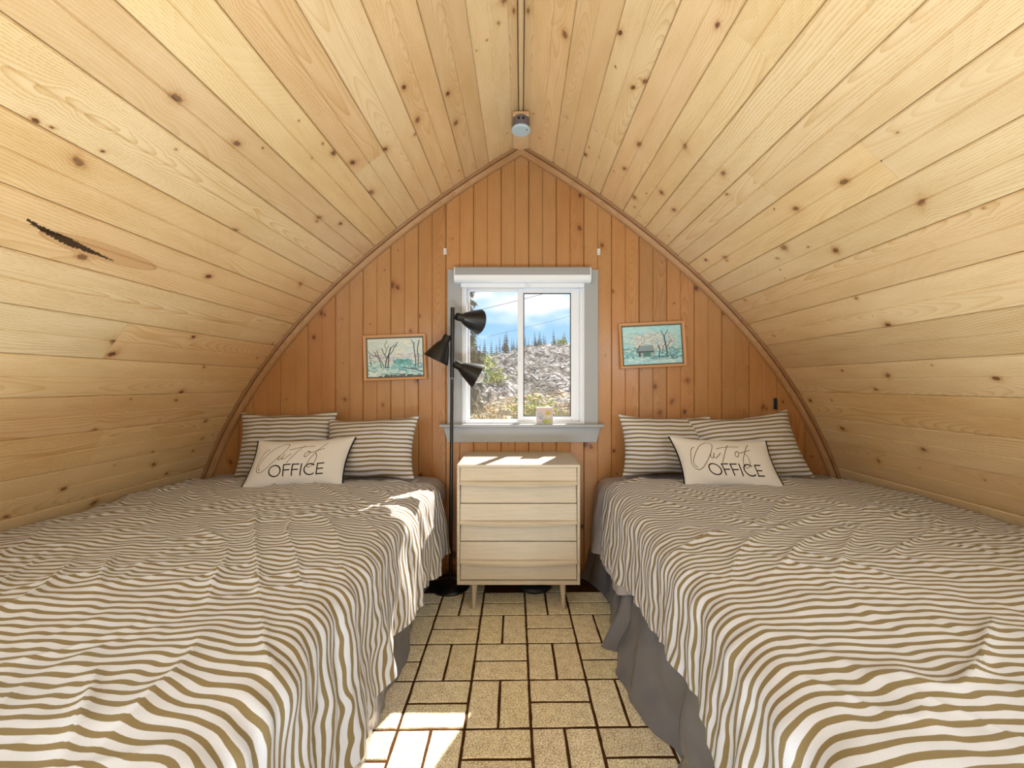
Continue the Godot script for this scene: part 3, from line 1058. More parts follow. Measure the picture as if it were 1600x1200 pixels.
func sash(w: Node3D, called: String, x0: float, x1: float, y0: float, y1: float, z: float, face_w: float, depth: float, gasket: bool) -> void:
	var mb := MB.new()
	var inner_left := face_w * (0.95 if gasket else 1.0)
	mb.box(Vector3(x0 + inner_left / 2, (y0 + y1) / 2, z), Vector3(inner_left, y1 - y0, depth), 0.003)
	var right := face_w * (1.45 if gasket else 1.0)
	mb.box(Vector3(x1 - right / 2, (y0 + y1) / 2, z), Vector3(right, y1 - y0, depth), 0.003)
	var mid := (x0 + inner_left + x1 - right) / 2
	var wide := x1 - right - x0 - inner_left
	mb.box(Vector3(mid, y1 - face_w * 0.38, z), Vector3(wide, face_w * 0.76, depth), 0.0)
	mb.box(Vector3(mid, y0 + face_w * 0.42, z), Vector3(wide, face_w * 0.84, depth), 0.0)
	var s := put(called, mb, M.vinyl, w)
	var gx0 := x0 + inner_left
	var gx1 := x1 - right
	var gy0 := y0 + face_w * 0.84
	var gy1 := y1 - face_w * 0.76
	if gasket:
		mb = MB.new()
		for g in [[gx0 + 0.003, (gy0 + gy1) / 2, 0.006, gy1 - gy0], [gx1 - 0.0025, (gy0 + gy1) / 2, 0.005, gy1 - gy0], [(gx0 + gx1) / 2, gy1 - 0.002, gx1 - gx0, 0.004], [(gx0 + gx1) / 2, gy0 + 0.002, gx1 - gx0, 0.004]]:
			mb.box(Vector3(g[0], g[1], z), Vector3(g[2], g[3], 0.014))
		put("gasket", mb, M.gasket, s)
	mb = MB.new()
	mb.box(Vector3((gx0 + gx1) / 2, (gy0 + gy1) / 2, z), Vector3(gx1 - gx0 + 0.004, gy1 - gy0 + 0.004, 0.004))
	put("pane", mb, M.glass, s)


func build_roof_windows() -> void:
	for side in [-1.0, 1.0]:
		var f := roof_light_frame(side)
		var w := structure("window_%d" % (2 if side < 0 else 3), "roof window in the sloping boards behind the viewer, on the %s side" % ("lamp" if side < 0 else "far"), "window")
		var b := Basis(Vector3(0, 0, 1), f[1], f[2])
		var lz: float = ROOF_LIGHT[3] - ROOF_LIGHT[2]
		var ls: float = ARCH[ROOF_LIGHT[0]].distance_to(ARCH[ROOF_LIGHT[1]])
		var mb := MB.new()
		for e in [[lz / 2 - 0.02, 0.0, 0.045, ls], [-lz / 2 + 0.02, 0.0, 0.045, ls], [0.0, ls / 2 - 0.02, lz - 0.08, 0.045], [0.0, -ls / 2 + 0.02, lz - 0.08, 0.045]]:
			mb.box(f[0] + b * Vector3(e[0], e[1], -0.06), Vector3(e[2], e[3], 0.20), 0.002, b)
		put("frame", mb, M.vinyl, w)
		mb = MB.new()
		mb.box(f[0] + b * Vector3(0, 0, -0.09), Vector3(lz - 0.08, ls - 0.08, 0.004), 0.0, b)
		put("pane", mb, M.glass, w)


# ---------------------------------------------------------------- beds
func wrinkle(nz: Array, side: float, x: float, z: float) -> float:
	var h: float = nz[0].get_noise_2d(x * 1.5, z * 1.5) * 0.016
	var a := 0.9 if side < 0 else -0.62
	var p := x * cos(a) + z * sin(a)
	var q := -x * sin(a) + z * cos(a)
	var r1: float = 1.0 - absf(nz[1].get_noise_2d(p * 1.0 + 4.0, q * 4.2))
	h += pow(r1, 7.0) * 0.016 * clampf(nz[0].get_noise_2d(x * 2.0 + 9.0, z * 2.0) + 0.55, 0.0, 1.0)
	var r2: float = 1.0 - absf(nz[2].get_noise_2d(q * 1.6 + 7.0, p * 6.0))
	h += pow(r2, 6.0) * 0.008 * clampf(nz[0].get_noise_2d(x * 2.0 - 30.0, z * 2.0) + 0.35, 0.0, 1.0)
	h += nz[2].get_noise_2d(x * 11.0, z * 11.0) * 0.0026 + nz[1].get_noise_2d(x * 5.0 + 50.0, z * 5.0) * 0.0042
	return h


# a cloth laid over a bed: XO runs from the wall edge to the hem; the hem's height and flare change along the bed
func bed_cloth(side: float, z_head: float, z_foot: float, top: float, inside: float, hem: Callable, flare: Callable, fold: float, wr: float, sd: int, nu: int, nv: int, period: float, thick: float) -> MB:
	var nz := [noise(1.0, FastNoiseLite.TYPE_SIMPLEX_SMOOTH, sd), noise(1.0, FastNoiseLite.TYPE_SIMPLEX_SMOOTH, sd + 1), noise(1.0, FastNoiseLite.TYPE_SIMPLEX_SMOOTH, sd + 2)]
	var r := 0.085
	var arc := r * 1.48
	var pts := PackedVector3Array()
	var uvs := PackedVector2Array()
	for a in nu:
		var t := a / float(nu - 1)
		var z := lerpf(z_head, z_foot, t)
		var edge: float = 0.60 + nz[0].get_noise_1d(z * 1.7) * 0.015
		var drop: float = maxf(0.02, top - r - hem.call(-z) + 0.012 * nz[1].get_noise_1d(z * 5.0))
		var total := inside + arc + drop
		for b in nv:
			var s := total * b / float(nv - 1)
			var xo := 0.0
			var y := top
			var down := 0.0
			if s < inside:
				xo = s - inside
			elif s < inside + arc:
				var an := (s - inside) / r
				xo = r * sin(an)
				y = top - r * (1.0 - cos(an))
			else:
				down = (s - inside - arc) / drop
				xo = r
				y = top - r - (s - inside - arc)
			var soft := clampf(1.0 - (xo + 0.10) / 0.20, 0.0, 1.0)
			y += wrinkle(nz, side, xo * -side, z) * wr * (0.25 + 0.75 * soft)
			y -= 0.02 * pow(clampf((xo + 0.35) / 0.35, 0.0, 1.0), 2.0)
			y -= 1.2 * pow(maxf(0.0, 0.10 - s), 2.0)
			var f: float = flare.call(-z)
			var lean := clampf((s - inside) / 0.5, 0.0, 1.0)
			xo += f * lean
			xo += fold * pow(lean, 1.2) * (nz[1].get_noise_1d(z * 3.1 + 20.0) * 1.0 + nz[2].get_noise_2d(z * 7.5, lean * 0.6) * 0.55 + 0.1)
			if s > inside - 0.2:
				xo += wr * 0.010 * nz[2].get_noise_2d(z * 13.0, s * 4.0) * clampf((s - inside + 0.2) / 0.3, 0.0, 1.0)
			pts.append(Vector3(side * (edge - xo), y, z))
			var warp: float = nz[0].get_noise_2d(s * 3.2, z * 3.2 + 60.0) * 0.010 + nz[2].get_noise_2d(s * 9.0, z * 6.0 + 11.0) * 0.0055 + nz[1].get_noise_2d(s * 17.0, z * 12.0 + 31.0) * 0.0022
			warp += 0.010 * lean * nz[1].get_noise_2d(s * 9.0, z * 7.0)
			uvs.append(Vector2(s / period, (z + warp) / period))
	var mb := MB.new()
	mb.sheet(pts, nu, nv, uvs, Vector3(-side * 0.4, 1, 0), thick)
	return mb


func skirt(side: float, xb: Array, top_x: float, sd: int) -> MB:
	var nz := noise(1.0, FastNoiseLite.TYPE_SIMPLEX_SMOOTH, sd)
	var nu := 150
	var nv := 16
	var pts := PackedVector3Array()
	var uvs := PackedVector2Array()
	for a in nu:
		var zz := lerpf(2.74, 0.55, a / float(nu - 1))
		var low: float = xb[-1].y
		for k in xb.size() - 1:
			if zz <= xb[k].x and zz >= xb[k + 1].x:
				var t: float = (xb[k].x - zz) / maxf(1e-5, xb[k].x - xb[k + 1].x)
				low = lerpf(xb[k].y, xb[k + 1].y, t * t * (3.0 - 2.0 * t))
		if zz > xb[0].x:
			low = xb[0].y
		for b in nv:
			var t := b / float(nv - 1)
			var x := lerpf(top_x, low, pow(t, 0.8 if side < 0 else 0.65))
			x += (nz.get_noise_2d(zz * 4.0, t * 2.2) * (0.020 if side < 0 else 0.034) + nz.get_noise_2d(zz * 12.0, t * 5.0 + 9.0) * 0.006) * t
			pts.append(Vector3(side * x, lerpf(0.46, 0.004 + 0.006 * absf(nz.get_noise_1d(zz * 9.0)), t), -zz))
			uvs.append(Vector2(zz, t))
	var mb := MB.new()
	mb.sheet(pts, nu, nv, uvs, Vector3(-side, 0, 0), 0.003)
	return mb


func build_bed(side: float) -> void:
	var left := side < 0
	var bed := thing("bed", "wide bed with a dark grey valance %s" % ("hanging straight beside the floor lamp" if left else "billowing out in satin folds"), "bed", Vector3.ZERO, "twin attic beds")
	var mb := MB.new()
	mb.box(Vector3(side * 1.355, 0.555, -1.655), Vector3(1.46, 0.24, 2.19), 0.05)
	put("mattress", mb, M.mattress, bed)
	mb = MB.new()
	mb.box(Vector3(side * 1.355, 0.285, -1.655), Vector3(1.42, 0.29, 2.15), 0.02)
	put("box_base", mb, M.satin, bed)
	for sx in [-1.0, 1.0]:
		for sz in [-1.0, 1.0]:
			mb = MB.new()
			mb.box(Vector3(side * 1.355 + sx * 0.6, 0.07, -1.655 + sz * 0.95), Vector3(0.05, 0.14, 0.05), 0.004)
			put("foot", mb, M.black, bed)
	var low := [Vector2(2.74, 0.60), Vector2(2.43, 0.585), Vector2(1.80, 0.545), Vector2(1.56, 0.540), Vector2(0.55, 0.545)]
	if not left:
		low = [Vector2(2.74, 0.40), Vector2(2.66, 0.435), Vector2(2.53, 0.515), Vector2(2.31, 0.520), Vector2(2.12, 0.45), Vector2(2.00, 0.412), Vector2(1.975, 0.49), Vector2(1.95, 0.475), Vector2(1.84, 0.438), Vector2(1.70, 0.45), Vector2(1.56, 0.495), Vector2(1.40, 0.545), Vector2(1.36, 0.505), Vector2(1.1, 0.52), Vector2(0.55, 0.54)]
	put("valance", skirt(side, low, 0.605, 90 if left else 95), M.satin, bed)
	# the plain grey sheet under the duvet, showing at the pillows and over the side near the wall
	var hem_s := func(d: float) -> float: return (0.56 if left else 0.285 + 0.02 * sin(d * 14.0) + 0.14 * smoothstep(2.0, 1.7, d))
	var sheet_cloth := bed_cloth(side, -2.755, -2.2 if left else -1.7, 0.690, 1.475, hem_s, (func(d: float) -> float: return 0.02) if left else (func(d: float) -> float: return 0.035 + 0.05 * smoothstep(2.45, 2.6, d)), 0.045, 0.5, 300 if left else 330, 90, 80, 0.1, 0.004)
	var sh := put("bed_sheet", sheet_cloth, M.sheet, self)
	tag(sh, "plain grey sheet showing at the pillows and edge of the bed %s" % ("beside the lamp" if left else "with the billowing valance"), "sheet", "grey bed sheets")
	var hem_l := func(d: float) -> float: return 0.25 + 0.03 * sin(d * 4.0) + 0.06 * smoothstep(2.2, 2.55, d)
	var hem_r := func(d: float) -> float: return 0.42 - 0.10 * smoothstep(1.0, 2.4, d) + 0.012 * sin(d * 11.0)
	var duvet := bed_cloth(side, -2.50, -0.50, 0.722, 1.475, hem_l if left else hem_r, (func(d: float) -> float: return 0.015 + 0.06 * smoothstep(2.1, 2.5, d)) if left else (func(d: float) -> float: return 0.045), 0.045, 1.0, 300 if left else 330, 240, 200, 0.0275, 0.016)
	var du := put("duvet", duvet, M.stripe, self)
	tag(du, "rumpled white duvet with mustard stripes on the bed %s" % ("beside the lamp, sunlit at its edge" if left else "with the billowing valance"), "duvet", "striped duvets")


func pillow_mesh(w: float, h: float, t: float, pinch: float, skew: float, sd: int, period: float, wr: float) -> Array:
	var nz := noise(1.0, FastNoiseLite.TYPE_SIMPLEX_SMOOTH, sd)
	var nu := 44
	var nv := 34
	var halves := []
	for s in [1.0, -1.0]:
		var pts := PackedVector3Array()
		var uvs := PackedVector2Array()
		for a in nu:
			for b in nv:
				var x := sin((a / float(nu - 1) - 0.5) * PI * 0.97) / sin(PI * 0.485)
				var y := sin((b / float(nv - 1) - 0.5) * PI * 0.97) / sin(PI * 0.485)
				var px := x * w / 2 * (1.0 - pinch * (1.0 - y * y) * x * x)
				var py := y * h / 2 * (1.0 - pinch * 1.3 * (1.0 - x * x) * y * y)
				var th := t / 2 * pow(maxf(0.0, 1.0 - pow(absf(x), 2.6)), 0.6) * pow(maxf(0.0, 1.0 - pow(absf(y), 2.4)), 0.6)
				var edge := (1.0 - x * x) * (1.0 - y * y)
				th += wr * edge * (nz.get_noise_2d(px * 7.0, py * 7.0) * 0.012 + pow(1.0 - absf(nz.get_noise_2d(px * 4.0 + 30.0, py * 11.0 * s)), 6.0) * 0.010)
				py += wr * 0.010 * nz.get_noise_1d(px * 5.0 + sd) * (1.0 - absf(y) * 0.4)
				pts.append(Vector3(px + skew * (py + h / 2), py + h / 2, s * maxf(th, 0.001)))
				if period > 0:
					uvs.append(Vector2(px / period, (py + 0.004 * nz.get_noise_2d(px * 6.0, py * 6.0)) / period))
				else:
					uvs.append(Vector2(x * 0.5 + 0.5, 0.5 - y * 0.5))
		var mb := MB.new()
		mb.sheet(pts, nu, nv, uvs, Vector3(0, 0, s))
		halves.append(mb)
	return halves


func pillow(called: String, label: String, at: Vector3, w: float, h: float, t: float, yaw: float, tilt: float, roll: float, skew: float, sd: int, printed: bool) -> void:
	var o := thing(called, label, "cushion" if printed else "pillow", at, "lettered lumbar cushions" if printed else "striped pillows")
	o.basis = Basis(Vector3.UP, yaw) * Basis(Vector3.RIGHT, -tilt) * Basis(Vector3.BACK, roll)
	var halves := pillow_mesh(w, h, t, 0.07 if printed else 0.10, skew, sd, 0.0 if printed else 0.0265, 0.35 if printed else 1.0)
	put("front", halves[0], M.cushion_print if printed else M.stripe, o)
	put("back", halves[1], M.cushion if printed else M.stripe, o)
	if printed:
		for s in [-1.0, 1.0]:
			var line := []
			for b in 22:
				var y := sin((b / 21.0 - 0.5) * PI * 0.97) / sin(PI * 0.485)
				var py := y * h / 2
				line.append(Vector3(s * w / 2 * (1.0 - 0.07 * (1.0 - y * y)) + skew * (py + h / 2) + s * 0.002, py + h / 2, 0))
			var mb := MB.new()
			mb.tube(line, 0.0042, 6)
			put("piping", mb, M.piping, o)


func build_pillows() -> void:
	pillow("pillow", "striped pillow in the corner of the bed beside the lamp, under the arch trim", Vector3(-1.515, 0.705, -2.60), 0.62, 0.42, 0.19, 0.05, 0.20, 0.02, 0.02, 7, false)
	pillow("pillow", "striped pillow on the bed beside the lamp, at the bed's open edge", Vector3(-0.950, 0.705, -2.50), 0.60, 0.40, 0.21, -0.08, 0.32, 0.05, 0.03, 13, false)
	pillow("pillow", "striped pillow below the shed painting, at the open edge of its bed", Vector3(0.950, 0.705, -2.60), 0.62, 0.40, 0.19, 0.06, 0.20, -0.03, -0.03, 19, false)
	pillow("pillow", "striped pillow tilted up against the arch trim below the black latch", Vector3(1.475, 0.700, -2.495), 0.640, 0.430, 0.21, -0.06, 0.30, 0.09, -0.13, 29, false)
	pillow("lumbar_cushion", "cream cushion reading Out of OFFICE on the bed beside the lamp", Vector3(-1.300, 0.708, -2.31), 0.55, 0.288, 0.13, 0.10, 0.42, 0.03, 0.17, 31, true)
	pillow("lumbar_cushion", "cream cushion reading Out of OFFICE on the bed with the billowing valance", Vector3(1.215, 0.708, -2.31), 0.55, 0.288, 0.13, -0.10, 0.42, -0.035, -0.24, 37, true)


# ---------------------------------------------------------------- furniture
func build_dresser() -> void:
	var d := thing("dresser", "bleached wood three drawer dresser on tapered legs below the window", "dresser", Vector3(-0.014, 0, -2.31))
	var hw := 0.349
	var deep := 0.455
	var y0 := 0.161
	var y1 := 0.842
	var th := 0.016
	var mb := MB.new()
	for s in [-1.0, 1.0]:
		mb.box(Vector3(s * (hw - th / 2), (y0 + y1) / 2, -deep / 2), Vector3(th, y1 - y0, deep), 0.0015)
	mb.box(Vector3(0, y1 - th / 2, -deep / 2), Vector3(hw * 2 - th * 2, th, deep), 0.0015)
	mb.box(Vector3(0, y0 + 0.011, -deep / 2), Vector3(hw * 2 - th * 2, 0.022, deep), 0.0015)
	mb.box(Vector3(0, (y0 + y1) / 2, -deep + 0.004), Vector3(hw * 2 - th * 2, y1 - y0 - 0.04, 0.008))
	put("case", mb, M.bleached, d)
	var wd := hw - th - 0.003
	for row in [[0.824, 0.738, 0.622], [0.619, 0.514, 0.406], [0.403, 0.292, 0.186]]:
		var n := 28
		mb = MB.new()
		var up := [Vector2(row[0], -0.030), Vector2(row[0], -0.007), Vector2(row[1] + 0.012, 0.004)]
		var dn := [Vector2(row[1] + 0.006, -0.024), Vector2(row[2] + 0.002, -0.010), Vector2(row[2] + 0.002, -0.03)]
		for part in [up, dn]:
			for k in part.size() - 1:
				mb.face([Vector3(-wd, part[k].x, part[k].y), Vector3(wd, part[k].x, part[k].y), Vector3(wd, part[k + 1].x, part[k + 1].y), Vector3(-wd, part[k + 1].x, part[k + 1].y)], Vector3(0, 0.2 if part == up and k == 0 else 0.0, 1.0) if k < 2 and not (part == dn and k == 1) else Vector3(0, -1, 0))
		for s in [-1.0, 1.0]:
			mb.face([Vector3(s * wd, row[0], -0.03), Vector3(s * wd, row[0], -0.007), Vector3(s * wd, row[1] + 0.012, 0.004), Vector3(s * wd, row[1], -0.024), Vector3(s * wd, row[2], -0.010), Vector3(s * wd, row[2], -0.03)], Vector3(s, 0, 0))
		var dr := put("drawer", mb, M.bleached, d)
		# the pull: a lip along the whole front, deeper in the middle
		mb = MB.new()
		var rings := []
		for k in n + 1:
			var x := lerpf(-wd, wd, k / float(n))
			var m := 1.0 - pow(absf(x) / wd, 2.2)
			var yl: float = row[1]
			var ring := [Vector2(yl + 0.016, 0.002), Vector2(yl + 0.012, 0.012 + 0.010 * m), Vector2(yl + 0.004 - 0.004 * m, 0.018 + 0.014 * m), Vector2(yl - 0.006 - 0.010 * m, 0.016 + 0.012 * m), Vector2(yl - 0.008 - 0.010 * m, 0.010 + 0.008 * m), Vector2(yl + 0.004, -0.022)]
			var q := []
			for p in ring:
				q.append(Vector3(x, p.x, p.y))
			rings.append(q)
		for k in n:
			for j in 5:
				mb.face([rings[k][j], rings[k + 1][j], rings[k + 1][j + 1], rings[k][j + 1]], [Vector3(0, 1, 0.6), Vector3(0, 0.6, 1), Vector3(0, 0, 1), Vector3(0, -1, 0.2), Vector3(0, -1, 0)][j])
		for k in [0, n]:
			mb.face(rings[k], Vector3(-1 if k == 0 else 1, 0, 0))
		put("pull", mb, M.bleached, dr)
	for sx in [-1.0, 1.0]:
		for sz in [-0.045, -deep + 0.06]:
			mb = MB.new()
			var foot := Vector3(sx * (hw - 0.088), 0.0, sz)
			var head := Vector3(sx * (hw - 0.094), 0.162, sz - 0.006)
			var up := (head - foot).normalized()
			var right := up.cross(Vector3.FORWARD).normalized()
			mb.lathe(Transform3D(Basis(right, up, right.cross(up)), foot), [Vector2(0, 0), Vector2(0.0085, 0), Vector2(0.0098, 0.012), Vector2(0.0185, 0.150), Vector2(0.0185, 0.163), Vector2(0, 0.163)], 20)
			put("leg", mb, M.bleached, d)
	# something dark pushed under the dresser
	mb = MB.new()
	mb.lathe(Transform3D(Basis(), Vector3.ZERO), [Vector2(0, 0), Vector2(0.10, 0), Vector2(0.112, 0.008), Vector2(0.105, 0.030), Vector2(0.080, 0.040), Vector2(0, 0.042)], 28, true)
	var o := put("round_tray", mb, mat(Color(0.12, 0.14, 0.18), 0.4), self)
	o.position = Vector3(0.085, 0, -2.62)
	tag(o, "low dark blue grey round object on the carpet under the dresser", "tray")


func shade(lamp: Node3D, joint: Vector3, axis: Vector3, arm: Vector3, clear_bulb: bool) -> void:
	axis = axis.normalized()
	var mb := MB.new()
	mb.tube([joint, joint + arm * 0.6, joint + arm], 0.0075, 10)
	mb.lathe(Transform3D(Basis(Vector3.UP, 0), joint + arm), [Vector2(0, -0.012), Vector2(0.009, -0.010), Vector2(0.012, 0), Vector2(0.009, 0.010), Vector2(0, 0.012)], 14, true)
	put("swivel_arm", mb, M.black, lamp)
	var side := axis.cross(Vector3.UP if absf(axis.y) < 0.9 else Vector3.RIGHT).normalized()
	var t := Transform3D(Basis(side, axis, side.cross(axis)), joint + arm - axis * 0.014)
	mb = MB.new()
	mb.lathe(t, [Vector2(0, 0), Vector2(0.021, 0.001), Vector2(0.025, 0.006), Vector2(0.026, 0.044), Vector2(0.031, 0.052), Vector2(0.036, 0.060), Vector2(0.046, 0.078), Vector2(0.064, 0.122), Vector2(0.079, 0.158), Vector2(0.085, 0.176)], 36, true)
	mb.lathe(t, [Vector2(0.085, 0.176), Vector2(0.0825, 0.1765)], 36)
	var s := put("shade", mb, M.black, lamp)
	mb = MB.new()
	mb.lathe(t, [Vector2(0.0825, 0.1765), Vector2(0.076, 0.158), Vector2(0.061, 0.122), Vector2(0.043, 0.078), Vector2(0.030, 0.056), Vector2(0, 0.054)], 36, true)
	put("lining", mb, M.shade_inside, s)
	mb = MB.new()
	mb.lathe(t, [Vector2(0, 0.050), Vector2(0.015, 0.052), Vector2(0.015, 0.088), Vector2(0, 0.090)], 16)
	put("socket", mb, M.white_clip, s)
	mb = MB.new()
	var pr := [Vector2(0.013, 0.086)]
	var far := 0.168 if clear_bulb else 0.128
	var rad := 0.047 if clear_bulb else 0.030
	for k in range(2, 17):
		var a := PI * k / 16.0
		pr.append(Vector2(sin(a) * rad, far - cos(a) * rad))
	mb.lathe(t, pr, 24, true)
	put("bulb", mb, M.bulb if clear_bulb else M.white_bulb, s)


func build_lamp() -> void:
	var base := Vector3(-0.452, 0, -2.612)
	var l := thing("floor_lamp", "black floor lamp with three cone shades standing beside the dresser", "floor lamp", base)
	var mb := MB.new()
	mb.lathe(Transform3D(), [Vector2(0, 0), Vector2(0.121, 0), Vector2(0.124, 0.006), Vector2(0.122, 0.014), Vector2(0.116, 0.020), Vector2(0.100, 0.027), Vector2(0.060, 0.040), Vector2(0.026, 0.047), Vector2(0.020, 0.052), Vector2(0, 0.052)], 48, true)
	put("base", mb, M.black_gloss, l)
	var top := Vector3(0.014, 1.787, 0)
	mb = MB.new()
	mb.tube([Vector3(0, 0.04, 0), top * 0.40, top * 0.752], 0.0105, 14)
	put("lower_pole", mb, M.black_gloss, l)
	mb = MB.new()
	mb.tube([top * 0.745, top * 0.75], 0.0125, 14)
	put("coupling", mb, M.metal, l)
	mb = MB.new()
	mb.tube([top * 0.75, top], 0.0132, 14)
	mb.tube([top - Vector3(0, 0.004, 0), top + Vector3(0, 0.002, 0)], 0.0142, 14)
	put("upper_pole", mb, M.black, l)
	shade(l, top * (1.730 / 1.787) + Vector3(0.010, 0, 0), Vector3(0.74, -0.10, -0.66), Vector3(0.026, 0.0, 0.004), false)
	shade(l, top * (1.605 / 1.787) + Vector3(-0.010, 0, 0), Vector3(-0.43, -0.88, 0.02), Vector3(-0.022, -0.006, 0.010), false)
	shade(l, top * (1.430 / 1.787) + Vector3(0.008, 0, 0), Vector3(0.83, -0.46, -0.12), Vector3(0.018, -0.004, 0.012), true)


func framed(called: String, label: String, at: Vector3, w: float, h: float, roll: float, which: int) -> void:
	var o := thing(called, label, "painting", at)
	o.basis = Basis(Vector3.RIGHT, -0.03) * Basis(Vector3.BACK, roll)
	var fw := 0.017
	var mb := MB.new()
	# mitred frame with a sloping inner lip
	var prof := [Vector2(0, 0.0), Vector2(0, 0.026), Vector2(0.004, 0.029), Vector2(0.011, 0.027), Vector2(fw, 0.018), Vector2(fw, 0.0)]
	var c := [Vector2(-1, -1), Vector2(1, -1), Vector2(1, 1), Vector2(-1, 1)]
	for k in 4:
		for j in prof.size() - 1:
			var q := []
			for e in [[k, j], [(k + 1) % 4, j], [(k + 1) % 4, j + 1], [k, j + 1]]:
				q.append(Vector3(c[e[0]].x * (w / 2 - prof[e[1]].x), c[e[0]].y * (h / 2 - prof[e[1]].x), prof[e[1]].y))
			var mid: Vector2 = (c[k] + c[(k + 1) % 4]) / 2
			mb.face(q, Vector3(mid.x, mid.y, 0) * [1.0, 0.5, 0.0, -0.5, -1.0][j] + Vector3(0, 0, [0.0, 1.0, 1.0, 1.0, 0.0][j]))
	put("frame", mb, M.art_frame, o)
	mb = MB.new()
	var iw := w / 2 - fw
	var ih := h / 2 - fw
	for k in 4:
		var p: Vector2 = c[k]
		var r: Vector2 = c[(k + 1) % 4]
		var mid := (p + r) / 2
		mb.face([Vector3(p.x * iw, p.y * ih, 0.017), Vector3(r.x * iw, r.y * ih, 0.017), Vector3(r.x * (iw - 0.008), r.y * (ih - 0.008), 0.011), Vector3(p.x * (iw - 0.008), p.y * (ih - 0.008), 0.011)], Vector3(-mid.x, -mid.y, 1))
	put("liner", mb, M.art_liner, o)
	mb = MB.new()
	iw -= 0.008
	ih -= 0.008
	mb.face([Vector3(-iw, -ih, 0.011), Vector3(iw, -ih, 0.011), Vector3(iw, ih, 0.011), Vector3(-iw, ih, 0.011)], Vector3(0, 0, 1), [Vector2(0, 1), Vector2(1, 1), Vector2(1, 0), Vector2(0, 0)])
	var pm := mat(Color(1, 1, 1), 0.45)
	pm.albedo_texture = painting(which)
	put("canvas", mb, pm, o)


func build_ceiling_box() -> void:
	var o := thing("junction_box", "round grey electrical box with a pale blue cover hanging at the ridge", "electrical box", Vector3(0.0, 2.79, -2.40))
	var mb := MB.new()
	mb.tint = Color(0.72, 0.62, 0.55)
	mb.box(Vector3(0, 0.082, -0.004), Vector3(0.098, 0.030, 0.080), 0.006)
	put("wood_pad", mb, M.pine_ceiling, o)
	mb = MB.new()
	mb.lathe(Transform3D(), [Vector2(0, 0.010), Vector2(0.050, 0.010), Vector2(0.051, 0.014), Vector2(0.049, 0.066), Vector2(0.046, 0.070), Vector2(0, 0.070)], 32)
	put("can", mb, M.metal, o)
	mb = MB.new()
	mb.lathe(Transform3D(), [Vector2(0, -0.004), Vector2(0.050, -0.004), Vector2(0.0555, 0.0), Vector2(0.0555, 0.008), Vector2(0.050, 0.011), Vector2(0, 0.011)], 36)
	put("cover", mb, M.pale_blue, o)
	for x in [-0.012, 0.014]:
		mb = MB.new()
		mb.lathe(Transform3D(Basis(Vector3.RIGHT, PI / 2), Vector3(x, 0.045, 0.047)), [Vector2(0, 0), Vector2(0.007, 0), Vector2(0.007, 0.004), Vector2(0, 0.004)], 12)
		put("knockout", mb, M.gasket, o)
	mb = MB.new()
	mb.box(Vector3(0.034, -0.005, 0.018), Vector3(0.007, 0.003, 0.007), 0.001)
	put("screw", mb, M.gasket, o)


# ---------------------------------------------------------------- outdoors
func land(x: float, d: float) -> float:
	var pts := [Vector2(3.0, 0.15), Vector2(7.5, 0.52), Vector2(10.5, 0.86), Vector2(12.5, 1.25), Vector2(17.0, 2.10), Vector2(22.0, 3.05), Vector2(27.0, 3.70), Vector2(36.0, 4.25), Vector2(70.0, 6.6)]
	var y := 6.6
	for k in pts.size() - 1:
		if d <= pts[k + 1].x:
			var t: float = (d - pts[k].x) / (pts[k + 1].x - pts[k].x)
			y = (pts[k] as Vector2).cubic_interpolate(pts[k + 1], pts[maxi(k - 1, 0)], pts[mini(k + 2, pts.size() - 1)], t).y
			break
	var up := smoothstep(10.0, 26.0, d)
	var xx := clampf(x * 26.0 / maxf(d, 10.0), -9.0, 9.0)
	return y + up * (0.19 * xx - 0.026 * xx * xx) * maxf(1.0, d / 27.0)


